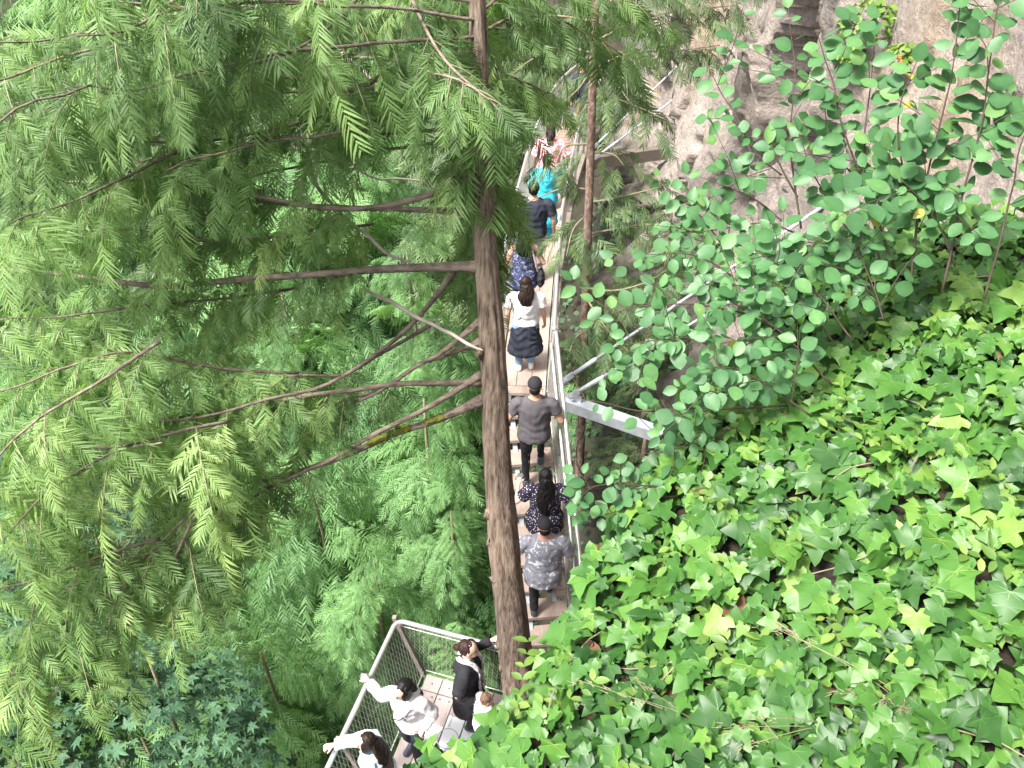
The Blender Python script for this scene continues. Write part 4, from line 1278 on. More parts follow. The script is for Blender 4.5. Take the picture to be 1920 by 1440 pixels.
SPR = [frond_template(n_, 2, s, width=w_, droop=d_, hw=0.25 / n_) for s, (n_, w_, d_) in enumerate(((13, 0.34, 0.25), (12, 0.42, 0.18), (14, 0.28, 0.35), (11, 0.46, 0.32), (13, 0.38, 0.10), (12, 0.30, 0.45), (11, 0.52, 0.22), (14, 0.36, 0.30), (10, 0.44, 0.40), (13, 0.33, 0.05)))]
g = np.random.default_rng(21)
fx, fn, fs, ft, ftint, twigs = [], [], [], [], [], []
for P, r0, r1, leaf, s0, mat, tws, bt in BR:
    n_ = len(P)
    mk('branch', *tube(P, np.linspace(r0, r1, n_) * (1 + 0.7 * np.exp(-np.linspace(0, 1, n_) * 16) * (r0 > 0.015)), 9 if r0 > 0.015 else 6), M[mat], cedar, True)
    if leaf <= 0: continue
    L = path_len(P)
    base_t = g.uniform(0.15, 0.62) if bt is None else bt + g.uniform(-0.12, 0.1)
    nt_ = max(3, int(L * (1 - s0) * 11 * leaf / tws ** 0.5))
    T = nrm(np.gradient(P, axis=0))
    for k in range(nt_):
        s = s0 + (1 - s0) * (k + g.random()) / nt_
        i = min(int(s * (n_ - 1)), n_ - 2); f = s * (n_ - 1) - i
        p = P[i] * (1 - f) + P[i + 1] * f
        t = T[i]
        lat = nrm(np.cross(t, [0, 0, 1.0])) * (1 if k % 2 else -1)
        d = nrm(t * g.uniform(0.3, 1.0) + lat * g.uniform(0.4, 1.0) + np.array([0, 0, g.uniform(-0.35, 0.2)]))
        tl = g.uniform(0.22, 0.60) * (1.15 - 0.6 * s) * tws
        m_ = 6
        ss = np.linspace(0, 1, m_)[:, None]
        tw = p + d * tl * ss + np.array([0, 0, -0.4 * tl]) * ss ** 2
        twigs.append((tw, 0.0024))
        ns = max(3, int(tl / 0.030))
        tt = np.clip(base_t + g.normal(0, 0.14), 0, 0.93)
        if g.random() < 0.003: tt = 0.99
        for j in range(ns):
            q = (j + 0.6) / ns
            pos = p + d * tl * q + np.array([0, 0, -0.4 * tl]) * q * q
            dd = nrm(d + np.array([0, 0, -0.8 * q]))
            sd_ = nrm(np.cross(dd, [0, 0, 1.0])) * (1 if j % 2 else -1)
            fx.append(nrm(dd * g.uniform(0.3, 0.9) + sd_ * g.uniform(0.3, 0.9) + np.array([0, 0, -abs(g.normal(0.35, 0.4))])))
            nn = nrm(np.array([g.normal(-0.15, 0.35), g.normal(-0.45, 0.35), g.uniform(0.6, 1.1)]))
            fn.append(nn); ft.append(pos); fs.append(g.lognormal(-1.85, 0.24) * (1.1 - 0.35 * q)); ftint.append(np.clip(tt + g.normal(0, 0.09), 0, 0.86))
        fx.append(nrm(dd + [0, 0, -0.3])); fn.append(nn); ft.append(tw[-1]); fs.append(g.uniform(0.15, 0.26)); ftint.append(tt)
fx, fn, fs, ft, ftint = map(np.array, (fx, fn, fs, ft, ftint))
mk('twigs', *cat([tube(a_, [r_, r_, r_, r_ * 0.8, r_ * 0.6, r_ * 0.4], 3, False) for a_, r_ in twigs]), M['twig'], cedar)['kind'] = 'stuff'
RM = leaf_frame(fx, fn)
X, Y, D = proj(ft)
vis = (X > 20) & (X < 1240) & (Y > 10) & (Y < 1300)
order = np.argsort(np.where(vis, -fs / D + g.random(len(fs)) * 0.012, 9))
near = order[:300]
rest = np.setdiff1d(np.arange(len(fs)), near)
which = g.integers(0, len(SPR), len(fs))
VAR = tint_variants(SPR, M['cedar'], [0.1, 0.3, 0.5, 0.7, 0.9], 'spray')
for i in near:
    place('spray', VAR[which[i]][min(int(ftint[i] * 5), 4)], m4(RM[i], fs[i], ft[i]), cedar)
V, F, Tn = scatter(SPR, which[rest], RM[rest], fs[rest], ft[rest], ftint[rest])
mk('foliage', V, F, M['cedar'], cedar, tint=Tn)['kind'] = 'stuff'
print('cedar sprays', len(fs), 'tris', len(F))
# moss on the lowest limb
P = BR[0][0]
mo = []
for (a_, b_) in ((0.22, 0.31), (0.36, 0.52)):
    q = smooth_path(P[int(a_ * 22):int(b_ * 22) + 1], 14) + [0, -0.004, 0.012]
    mo.append(tube(q, [0.006] + [0.024] * 12 + [0.006], 10))
V, F = cat(mo); V = V + 0.008 * np.stack([fbm(V * 60 + q, 2) for q in (0, 5, 9)], 1)
mk('moss_patch', V, F, M['moss'], cedar, True)

# ------------------------------------------------------------------ conifers further down the slope
def bough_template(seed, n_s=8, L=1.0):
    """a drooping flat bough: sprays hung along both sides of a curved axis"""
    g = np.random.default_rng(seed)
    sp = [frond_template(7, 2, seed * 7 + q, width=0.40, droop=0.35) for q in range(3)]
    xs, ns, sc, tr = [], [], [], []
    for k in range(n_s):
        s = (k + 0.5) / n_s
        for sg in (-1, 1):
            p = np.array([s, 0, 0.10 * s - 0.38 * s * s])
            wdt = (0.42 * math.sin(math.pi * min(0.15 + s * 0.85, 1)) + 0.10)
            for q in (0.15, 0.6, 1.0):
                if g.random() < 0.15: continue
                pos = p + np.array([0.25 * wdt * q, sg * wdt * q * 0.62, -0.16 * wdt * q])
                xs.append([g.uniform(0.4, 1.0), sg * g.uniform(0.3, 0.9), -abs(g.normal(0.35, 0.35))])
                ns.append([g.normal(0.3, 0.3), g.normal(0, 0.35), 1.0]); sc.append(g.uniform(0.26, 0.42)); tr.append(pos)
    xs.append([1, 0, -0.6]); ns.append([0.5, 0, 1]); sc.append(0.3); tr.append([0.9, 0, -0.2])
    w = g.integers(0, 3, len(sc))
    V, F, _ = scatter(sp, w, leaf_frame(np.array(xs), nrm(ns)), np.array(sc), np.array(tr), np.zeros(len(sc)))
    return V, F
BOUGH = [bough_template(s) for s in (1, 2, 3)]
def conifer_crown(seed, H, rmax, n, skew=0.6):
    g = np.random.default_rng(seed)
    z = -H * g.random(n) ** skew
    rr = rmax * (0.18 + 0.82 * (-z / H) ** 0.7)
    az = g.uniform(0, 2 * math.pi, n)
    L = rr * g.uniform(0.6, 1.1, n)
    d = np.stack([np.cos(az), np.sin(az), g.uniform(-0.35, 0.05, n)], 1)
    T = np.stack([0 * z, 0 * z, z], 1) + d * (rr * g.uniform(0.0, 0.25, n))[:, None]
    nn = np.stack([np.cos(az) * 0.3 + g.normal(0, 0.12, n), np.sin(az) * 0.3 + g.normal(0, 0.12, n), np.ones(n)], 1)
    tint = np.clip(g.normal(0.55, 0.2, n), 0, 1)
    V, F, Tn = scatter(BOUGH, g.integers(0, 3, n), leaf_frame(d, nrm(nn)), np.maximum(L, 0.35), T, tint)
    return V, F, Tn
CR = []
for seed, H, rm, n in ((31, 7.0, 1.9, 58), (32, 8.0, 2.2, 68), (33, 5.5, 1.5, 48)):
    V, F, Tn = conifer_crown(seed, H, rm, n)
    CR.append(make_mesh('crown', V, F, M['conifer'], tint=Tn)); print('crown tris', len(F))
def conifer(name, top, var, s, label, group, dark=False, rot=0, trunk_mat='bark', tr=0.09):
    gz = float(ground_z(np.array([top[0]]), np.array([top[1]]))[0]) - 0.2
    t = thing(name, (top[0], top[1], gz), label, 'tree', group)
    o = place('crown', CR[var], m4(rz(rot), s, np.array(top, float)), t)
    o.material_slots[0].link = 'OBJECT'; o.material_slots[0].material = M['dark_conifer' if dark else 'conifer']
    P = np.array([[top[0], top[1], z] for z in np.linspace(top[2] - 1.3 * s, gz, 14)])
    P[:, :2] += 0.06 * np.stack([vnoise(P * 0.7), vnoise(P * 0.7 + 9)], 1)
    mk('trunk', *tube(P, np.linspace(0.02, tr, 14), 8), M[trunk_mat], t, True)
    return t
GB = 'conifers growing below the walkway'
for k, (x_, y_, z_, v_, s_, dk, lab) in enumerate((
    (-2.05, 7.6, -8.6, 2, 0.9, 0, 'blue-green conifer just beyond the platform rail corner'),
    (-3.6, 6.6, -9.4, 0, 0.9, 0, 'blue-green conifer leaning beside the platform, next to the maple leaves'),
    (-1.5, 10.2, -7.6, 2, 1.0, 0, 'conifer directly behind the bare lower trunk of the near cedar'),
    (-3.4, 9.6, -8.2, 0, 1.0, 0, 'full blue-green conifer under the mossy limb'),
    (-5.4, 9.0, -9.6, 1, 1.0, 0, 'broad conifer low on the slope behind the lowest cedar sprays'),
    (-1.9, 13.2, -6.6, 0, 1.0, 0, 'conifer beside the middle of the deck, behind the cedar trunk'),
    (-4.4, 13.0, -7.2, 1, 1.1, 0, 'tall conifer seen between the crossing cedar limbs'),
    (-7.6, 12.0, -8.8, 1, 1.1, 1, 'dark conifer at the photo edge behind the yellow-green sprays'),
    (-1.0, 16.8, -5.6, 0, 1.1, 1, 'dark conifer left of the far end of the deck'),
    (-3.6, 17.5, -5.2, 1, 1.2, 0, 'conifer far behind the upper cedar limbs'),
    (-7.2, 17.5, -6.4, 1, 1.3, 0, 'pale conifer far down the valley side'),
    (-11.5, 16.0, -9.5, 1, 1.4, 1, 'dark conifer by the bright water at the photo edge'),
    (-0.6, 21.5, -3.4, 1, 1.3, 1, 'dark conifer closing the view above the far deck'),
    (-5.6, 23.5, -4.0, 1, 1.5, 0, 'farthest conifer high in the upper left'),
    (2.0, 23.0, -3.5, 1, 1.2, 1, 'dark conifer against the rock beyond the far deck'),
    (-11.0, 24.0, -7.0, 1, 1.6, 1, 'large dim conifer far off in the upper left corner'),
    (-0.95, 8.3, -8.5, 2, 0.72, 0, 'small conifer hard against the bare lower trunk of the cedar'),
    (-0.75, 6.9, -9.9, 2, 0.6, 0, 'low conifer tip behind the woman in the black dress'),
    (2.1, 9.4, -7.9, 2, 0.6, 1, 'dim conifer just behind the grey outrigger beam'),
    (2.7, 11.8, -6.9, 2, 0.7, 1, 'dim conifer against the rock behind the hanging shrub'),
    (2.9, 13.4, -6.4, 2, 0.6, 1, 'dim conifer against the rock right of the slim trunk'),
    (-13.6, 28.0, -5.6, 1, 1.8, 0, 'broad conifer across the valley, high at the left'),
    (-19.0, 24.0, -9.0, 1, 1.9, 0, 'broad conifer at the far left edge above the water'),
    (-8.6, 32.0, -3.0, 1, 1.9, 1, 'dim conifer at the top edge left of the cedar trunk'),
    (-21.0, 34.0, -6.0, 1, 2.2, 1, 'dim conifer in the far top left corner'),
    (-2.6, 33.0, -1.0, 1, 1.9, 0, 'pale conifer at the top edge right behind the cedar trunk'),
    (-14.5, 19.0, -10.5, 1, 1.5, 0, 'conifer near the left edge, halfway up the photo'),
    (-15.0, 12.5, -14.0, 1, 1.5, 1, 'low dim conifer just in front of the bright water'),
    (-10.5, 9.5, -13.0, 1, 1.3, 0, 'low conifer behind the left maples'),
    (-26.0, 44.0, -3.0, 1, 2.8, 0, 'large pale conifer filling the top left corner'),
    (-38.0, 44.0, -8.0, 1, 3.0, 1, 'large dim conifer beyond the left edge of the water'),
    (-15.0, 46.0, -1.0, 1, 2.8, 0, 'large pale conifer at the top edge in the distance'),
    (-17.0, 37.0, -2.0, 1, 2.4, 0, 'tall pale conifer near the top left corner'),
    (-30.0, 62.0, 0.0, 1, 3.4, 1, 'farthest dim conifer at the top left'),
    (-24.0, 27.0, -13.0, 1, 2.0, 0, 'conifer on the near river bank at the left edge'),
    (1.75, 12.6, -7.6, 2, 0.75, 0, 'small green conifer between deck and cliff, right of the slim trunk'),
    (2.3, 10.6, -8.0, 2, 0.65, 1, 'small dim conifer in the shade under the round leaved shrub'),
    (2.55, 14.6, -7.9, 2, 0.6, 0, 'small conifer against the rock below the timber beam'))):
    conifer('conifer', (x_, y_, z_), v_, s_, lab, GB, bool(dk), rot=k * 47, tr=0.08, trunk_mat='twig')

# slim reddish trunk between deck and cliff, with dark boughs over the rock at its top
st = thing('slim_conifer', (1.2, 10.3, -11.6), 'slim conifer with reddish bare trunk between the deck and the rock', 'tree')
SPX = [(1116, 20), (1111, 170), (1107, 300), (1100, 500), (1092, 720), (1086, 900), (1083, 990)]
SP_ = smooth_path([at_y(x_, y_, 10.3) for x_, y_ in SPX], 50)
SP_ = np.vstack([SP_[0] + [[0.1, 0.1, 2.4]], SP_])
mk('trunk', *tube(SP_, np.interp(SP_[:, 2], [-12, -6, -3, 0], [0.085, 0.062, 0.048, 0.02]), 14), M['bark_red'], st, True)
g = np.random.default_rng(77)
fx, fn, fs, ft, ftint = [], [], [], [], []
def dark_bough(px, d0, d1, dens=1.0, wid=0.5):
    P = smooth_path([at(x_, y_, d0 + (d1 - d0) * s) for (x_, y_), s in zip(px, np.linspace(0, 1, len(px)))], 14)
    mk('branch', *tube(P, np.linspace(0.018, 0.005, 14), 6), M['twig'], st, True)
    T = nrm(np.gradient(P, axis=0))
    for k in range(int(path_len(P) * 34 * dens)):
        s = g.uniform(0.12, 1); i = min(int(s * 13), 12); sg = 1 if k % 2 else -1
        lat = nrm(np.cross(T[i], [0, 0, 1.0])) * sg
        q = g.random()
        ft.append(P[i] + (P[i + 1] - P[i]) * g.random() + lat * wid * q * (1.1 - 0.6 * s) + np.array([0, 0, -0.25 * wid * q]) + T[i] * 0.3 * wid * q)
        fx.append(nrm(T[i] * g.uniform(0.4, 1) + lat * g.uniform(0.3, 0.9) + np.array([0, 0, -g.uniform(0.2, 0.9)])))
        fn.append(nrm([g.normal(0, 0.4), g.normal(-0.3, 0.4), 1])); fs.append(g.uniform(0.22, 0.42)); ftint.append(np.clip(g.normal(0.5, 0.18), 0, 1))
for px, d0, d1 in (([(1113, 80), (1190, 40), (1280, 20), (1385, 10)], 11.2, 10.6), ([(1112, 130), (1180, 100), (1270, 95), (1350, 85)], 11.3, 10.8), ([(1110, 180), (1170, 190), (1250, 225)], 11.4, 11.0),
                   ([(1114, 30), (1180, -20), (1290, -40), (1400, -50)], 11, 10.5), ([(1112, 100), (1060, 90), (1000, 110), (960, 140)], 11.3, 11.6), ([(1114, 40), (1050, 30), (980, 30)], 11.2, 11.6),
                   ([(1108, 270), (1060, 275), (1040, 310)], 11.5, 11.4), ([(1108, 285), (1150, 290), (1170, 310)], 11.5, 11.3), ([(1113, 120), (1090, 160), (1060, 190)], 11.4, 11), ([(1113, 110), (1150, 150), (1180, 190)], 11.4, 11),
                   ([(1095, 620), (1075, 640), (1060, 690)], 12.8, 12.6), ([(1100, 540), (1150, 545), (1210, 530), (1260, 500)], 12.2, 11.5), ([(1100, 560), (1140, 620), (1180, 660)], 12.3, 12), ([(1102, 440), (1150, 430), (1230, 420), (1300, 430)], 11.9, 11.2),
                   ([(1104, 380), (1160, 370), (1240, 350)], 11.8, 11.3), ([(1103, 400), (1075, 430), (1062, 480)], 11.8, 11.6)):
    dark_bough(px, d0, d1)
mk('bare_branch', *tube(smooth_path([at(x_, y_, 11.5) for x_, y_ in ((1100, 355), (1060, 352), (1010, 370), (970, 388))], 14), np.linspace(0.016, 0.006, 14), 6), M['twig'], st, True)
for px in ([(1100, 660), (1060, 655), (1020, 640)], [(1100, 545), (1130, 546), (1170, 530)], [(1098, 520), (1115, 560), (1130, 600)], [(1095, 800), (1080, 850), (1095, 900), (1130, 940)], [(1075, 660), (1085, 760), (1080, 880)], [(1062, 690), (1100, 760), (1090, 850)]):
    mk('bare_branch', *tube(smooth_path([at(x_, y_, 12.4 + 0.2 * q) for q, (x_, y_) in enumerate(px)], 12), np.linspace(0.013, 0.005, 12), 5), M['twig'], st, True)
fx, fn, fs, ft, ftint = map(np.array, (fx, fn, fs, ft, ftint))
V, F, Tn = scatter(SPR, g.integers(0, len(SPR), len(fs)), leaf_frame(fx, fn), fs, ft, ftint)
mk('crown', V, F, M['dark_conifer'], st, tint=Tn)

# ------------------------------------------------------------------ maple thicket below, lower left
def maple_leaf(seed):
    g = np.random.default_rng(seed)
    tips = [(-150, 0.34), (-100, 0.62), (-52, 0.85), (0, 1.0), (52, 0.85), (100, 0.62), (150, 0.34)]
    V = [(0, 0, 0)]
    for i, (a_, r_) in enumerate(tips):
        r_ *= g.uniform(0.9, 1.1)
        a0 = R(a_)
        V.append((r_ * 0.72 * math.cos(a0 - 0.17), r_ * 0.72 * math.sin(a0 - 0.17), -0.04))
        V.append((r_ * math.cos(a0), r_ * math.sin(a0), -0.14 * r_ - g.uniform(0, 0.08)))
        V.append((r_ * 0.72 * math.cos(a0 + 0.17), r_ * 0.72 * math.sin(a0 + 0.17), -0.04))
        if i < 6:
            am = R((a_ + tips[i + 1][0]) / 2); V.append((0.40 * math.cos(am), 0.40 * math.sin(am), 0.05))
    F = [(0, k, k + 1) for k in range(1, len(V) - 1)]
    return np.array(V) * 0.62 + [0.2, 0, 0], np.array(F)
ML = [maple_leaf(s) for s in range(4)]
def leaf_cloud(n, cen, rad, seed, size, up=0.8):
    g = np.random.default_rng(seed)
    d = nrm(g.normal(0, 1, (n, 3))); d[:, 2] = np.abs(d[:, 2]) * 1.0 - 0.25
    d = nrm(d)
    lump = 1 + 0.22 * fbm(d * 2.3 + seed, 3)
    T = np.array(cen) + d * np.array(rad) * (g.uniform(0.55, 1.0, n) ** 0.5 * lump)[:, None]
    hd = nrm(np.stack([d[:, 0] + g.normal(0, 0.5, n), d[:, 1] + g.normal(0, 0.5, n), -0.35 + g.normal(0, 0.3, n)], 1))
    nn = nrm(d * 0.6 + np.array([0, 0, up]) + g.normal(0, 0.28, (n, 3)))
    return leaf_frame(hd, nn), g.uniform(0.7, 1.2, n) * size, T, np.clip(g.normal(0.5, 0.2, n), 0, 1)
for k, (c, r_, n, lab) in enumerate((((-4.6, 4.4, -9.4), (1.7, 1.5, 1.2), 1700, 'dark green maple filling the lower left corner with star-shaped leaves'),
                                     ((-6.6, 5.8, -10.0), (1.8, 1.8, 1.5), 1300, 'maple at the left photo edge under the yellow-green cedar tips'),
                                     ((-3.2, 3.3, -10.2), (1.3, 1.2, 1.2), 1100, 'maple low beside the platform rail at the bottom of the photo'),
                                     ((-9.0, 9.5, -11.5), (2.4, 2.4, 2.2), 900, 'maple further down the slope, seen in gaps between the cedar sprays'))):
    gz = float(ground_z(np.array([c[0]]), np.array([c[1]]))[0])
    t = thing('maple', (c[0], c[1], gz), lab, 'tree', 'maples on the slope below')
    RMm, S, T, tn = leaf_cloud(n, c, r_, 60 + k, 0.21)
    gg = np.random.default_rng(k)
    w = gg.integers(0, 4, n)
    V, F, Tn = scatter(ML, w, RMm, S, T, tn)
    mk('crown', V, F, M['maple'], t, tint=Tn)
    stems = []
    for q in range(5):
        e = np.array(c) + gg.normal(0, 0.5, 3) * np.array(r_)
        stems.append(tube(smooth_path([np.array([c[0], c[1], gz]) + [0.1 * q, 0, -0.2], (np.array([c[0], c[1], gz]) + e) / 2 + gg.normal(0, 0.25, 3), e], 12), np.linspace(0.06, 0.015, 12), 6))
    mk('trunk', *cat(stems), M['twig'], t, True)

# ------------------------------------------------------------------ ivy on the bank
def ivy_leaf(seed):
    g = np.random.default_rng(seed)
    half = [(0.0, 0.05), (-0.14, 0.15), (-0.17, 0.33), (-0.05, 0.50), (0.13, 0.42), (0.25, 0.47), (0.37, 0.58), (0.46, 0.38), (0.57, 0.26), (0.80, 0.14)]
    j = lambda p: (p[0] + g.normal(0, 0.025), p[1] * g.uniform(0.85, 1.12))
    up_ = [j(p) for p in half]; dn = [j(p) for p in half]
    out = up_ + [(1.0, 0.0)] + [(x_, -y_) for x_, y_ in dn[::-1]]
    cup = g.uniform(-0.1, 0.28); dr = g.uniform(0.1, 0.4)
    zf = lambda x_, y_: cup * abs(y_) - dr * max(x_, 0) ** 2 * 0.5 + (-0.12 if abs(y_) > 0.42 else 0.0)
    V = [(0.04, 0, 0.0), (0.42, 0, zf(0.42, 0) + 0.012)] + [(x_, y_, zf(x_, y_) + g.normal(0, 0.015)) for x_, y_ in out]
    k = len(out); F = []
    for i in range(k - 1):
        c = 1 if 6 <= i <= k - 8 else 0
        F.append((c, 2 + i, 3 + i)[::-1])
    F += [(0, 2 + 6, 1)[::-1], (0, 1, 2 + k - 7)[::-1]]
    nv = len(V); tin = [0.0] * nv
    tips = [2 + 10, 2 + 6, 2 + k - 7, 2 + 3, 2 + k - 4]
    for ti in tips:                 # raised pale veins
        a_ = np.array(V[0]) + [0, 0, 0.012]; b_ = a_ + (np.array(V[ti]) - V[0]) * 0.86 + [0, 0, 0.004]
        mid = (a_ + b_) / 2 + [0, 0, 0.012]
        d = nrm(b_ - a_); s_ = np.array([-d[1], d[0], 0])
        i0 = len(V); V += [a_ + s_ * 0.014, a_ - s_ * 0.014, mid + s_ * 0.010, mid - s_ * 0.010, b_]
        tin += [0.26] * 5
        F += [(i0, i0 + 1, i0 + 3), (i0, i0 + 3, i0 + 2), (i0 + 2, i0 + 3, i0 + 4)]
    V = np.array([np.asarray(v, float) for v in V])
    return V - [0.3, 0, 0], np.array(F), np.array(tin)
IV = [ivy_leaf(s) for s in range(8)]
def inside(px_, py_, poly):
    c = np.zeros(len(px_), bool); j = len(poly) - 1
    for i in range(len(poly)):
        xi, yi, xj, yj = poly[i][0], poly[i][1], poly[j][0], poly[j][1]
        c ^= ((yi > py_) != (yj > py_)) & (px_ < (xj - xi) * (py_ - yi) / (yj - yi + 1e-12) + xi)
        j = i
    return c
POLY = np.vstack([EDGE[:, :2], ANCH[::-1, :2]])
g = np.random.default_rng(91)
def bank_points(n, ymax=9):
    q = np.stack([g.uniform(-1.0, 3.4, n * 3), g.uniform(0.1, 3.9, n * 3)], 1)
    q = q[inside(q[:, 0], q[:, 1], POLY)][:n]
    return q
q = bank_points(9400)
e_i = g.integers(0, len(EDGE), 420)                 # a fringe that hangs over the edge
fr = (EDGE - outw * 0.03)[e_i] + g.normal(0, 0.035, (420, 3))
q2 = np.vstack([np.column_stack([q, bank_z(q[:, 0], q[:, 1]) + g.uniform(0.01, 0.16, len(q))]), fr + np.column_stack([np.zeros((420, 2)), g.uniform(-0.12, 0.08, 420)])])
n = len(q2)
clump = fbm(q2 * 2.2, 3)
thin = fbm(q2 * 3.3 + 20, 2)
q2 = q2[(thin > -0.95)]
n = len(q2); clump = fbm(q2 * 2.2, 3)
hd = nrm(np.stack([-0.7 + g.normal(0, 0.7, n), -0.25 + g.normal(0, 0.7, n), -0.35 + g.normal(0, 0.25, n)], 1))
nn = nrm(np.stack([-0.35 + g.normal(0, 0.30, n), -0.30 + g.normal(0, 0.30, n), np.ones(n)], 1))
sz = np.clip(g.lognormal(-2.74, 0.28, n), 0.03, 0.098)
tn = np.clip(0.41 + 0.30 * clump + g.normal(0, 0.24, n), 0, 0.82)
yl = g.random(n) < 0.022; tn[yl] = g.uniform(0.78, 0.86, yl.sum()); sz[yl] = np.minimum(sz[yl], 0.075)
RMi = leaf_frame(hd, nn)
w = g.integers(0, 8, n)
X, Y, D = proj(q2)
vis = (X > 780) & (X < 1915) & (Y > 300) & (Y < 1430)
hgt = q2[:, 2] - bank_z(q2[:, 0], q2[:, 1])
big = np.argsort(np.where(vis, -sz / D * (0.5 + hgt * 6), 9))[:300]
rest = np.setdiff1d(np.arange(n), big)
ivy = thing('ivy', (1.2, 1.4, float(bank_z(1.2, 1.4))), 'thick mat of green lobed ivy covering the bank in the foreground', 'ivy')
IVT = [(v, f) for v, f, _ in IV]
tb = [0.12, 0.3, 0.48, 0.66, 0.88]
IVM = [[make_mesh('leaf', v, f, M['ivy'], True, tint=np.minimum(t + tt, 0.97)) for t in tb] for v, f, tt in IV]
for i in big:
    place('leaf', IVM[w[i]][min(int(tn[i] * 5), 4)], m4(RMi[i], sz[i], q2[i]), ivy)
Vs, Fs, Ts, off = [], [], [], 0
for k in range(8):
    idx = rest[w[rest] == k]
    v, f, tt = IV[k]
    vv = np.einsum('nij,vj->nvi', RMi[idx], v) * sz[idx][:, None, None] + q2[idx][:, None]
    Vs.append(vv.reshape(-1, 3)); Fs.append((f[None] + (np.arange(len(idx)) * len(v))[:, None, None] + off).reshape(-1, 3))
    Ts.append(np.minimum(tn[idx][:, None] + tt[None], 0.97).ravel()); off += len(idx) * len(v)
mk('ivy_leaves', np.concatenate(Vs), np.concatenate(Fs), M['ivy'], ivy, True, tint=np.concatenate(Ts))['kind'] = 'stuff'
vine = []
for k in range(70):
    p0 = bank_points(1)
    if not len(p0): continue
    a_ = g.uniform(0, 6.28); L = g.uniform(0.25, 0.7)
    ss = np.linspace(0, 1, 8)
    xy = p0[0] + np.stack([np.cos(a_ + ss), np.sin(a_ + ss)], 1) * (ss * L)[:, None]
    if not inside(xy[:, 0], xy[:, 1], POLY).all(): continue
    vine.append(tube(np.column_stack([xy, bank_z(xy[:, 0], xy[:, 1]) + 0.05 + 0.07 * np.sin(ss * 3)]), 0.0022, 4, False))
mk('vines', *cat(vine), M['twig'], ivy)['kind'] = 'stuff'

# small trailing periwinkle among the ivy, dead leaves and dry grass
def oval_leaf(w_, fold, seed=0, n=5, notch=0.0):
    g = np.random.default_rng(seed)
    V = [(0, 0, 0)]
    ts = np.linspace(0, 1, n + 2)[1:-1]
    for t in ts: V.append((t, w_ * math.sin(math.pi * t ** 0.9) ** 0.75 * g.uniform(0.95, 1.05), fold * w_ * math.sin(math.pi * t) - 0.12 * t * t))
    V.append((1, 0, -0.12))
    for t in ts[::-1]: V.append((t, -w_ * math.sin(math.pi * t ** 0.9) ** 0.75 * g.uniform(0.95, 1.05), fold * w_ * math.sin(math.pi * t) - 0.12 * t * t))
    mid = [len(V) + i for i in range(n)]
    for t in ts: V.append((t, 0, -0.12 * t * t - 0.01))
    F = []
    m_ = [0] + mid + [n + 1]
    u = [0] + list(range(1, n + 1)) + [n + 1]; d = [0] + list(range(2 * n + 1, n + 1, -1)) + [n + 1]
    for i in range(n + 1):
        for side_, fl in ((u, 1), (d, 0)):
            a_, b_, c_, e_ = m_[i], m_[i + 1], side_[i + 1], side_[i]
            for tri in ((a_, b_, c_), (a_, c_, e_)):
                if len(set(tri)) == 3: F.append(tri if fl else tri[::-1])
    return np.array(V), np.array(F)
PV = [oval_leaf(0.24, 0.25, s, 3) for s in range(3)]
px_, pn_, ps_, pt_ = [], [], [], []
for k in range(170):
    p0 = bank_points(1)
    if not len(p0): continue
    p0 = p0[0]; a_ = g.uniform(0, 6.28)
    for j in range(g.integers(4, 9)):
        xy = p0 + np.array([math.cos(a_), math.sin(a_)]) * 0.035 * j
        c = np.array([xy[0], xy[1], float(bank_z(xy[0], xy[1])) + 0.09 + 0.012 * j])
        for sg in (-1, 1):
            b_ = a_ + sg * (0.8 + 0.4 * g.random()) + (j % 2) * 0.4
            px_.append([math.cos(b_), math.sin(b_), g.uniform(-0.4, 0.5)]); pn_.append([g.normal(0, 0.3), g.normal(0, 0.3), 1]); ps_.append(g.uniform(0.03, 0.055)); pt_.append(c)
px_, pn_, ps_, pt_ = map(np.array, (px_, pn_, ps_, pt_))
V, F, Tn = scatter(PV, g.integers(0, 3, len(ps_)), leaf_frame(px_, nrm(pn_)), ps_, pt_, np.clip(g.normal(0.55, 0.2, len(ps_)), 0, 1))
o = mk('periwinkle_leaves', V, F, M['vinca'], tint=Tn)
tag(o, 'small pointed periwinkle leaves trailing through the ivy', 'periwinkle', kind='stuff')
q = bank_points(420); n = len(q)
T = np.column_stack([q, bank_z(q[:, 0], q[:, 1]) + g.uniform(0.01, 0.075, n)])
DL = [oval_leaf(0.36, 0.7, s + 9, 4) for s in range(3)]
V, F, Tn = scatter(DL, g.integers(0, 3, n), leaf_frame(nrm(g.normal(0, 1, (n, 3)) * [1, 1, 0.3]), nrm(g.normal(0, 0.5, (n, 3)) + [0, 0, 1])), g.uniform(0.04, 0.085, n), T, g.random(n))
o = mk('leaf_litter', V, F, M['dead'], tint=Tn)
tag(o, 'curled brown dead leaves lying between the ivy', 'dead leaves', kind='stuff')
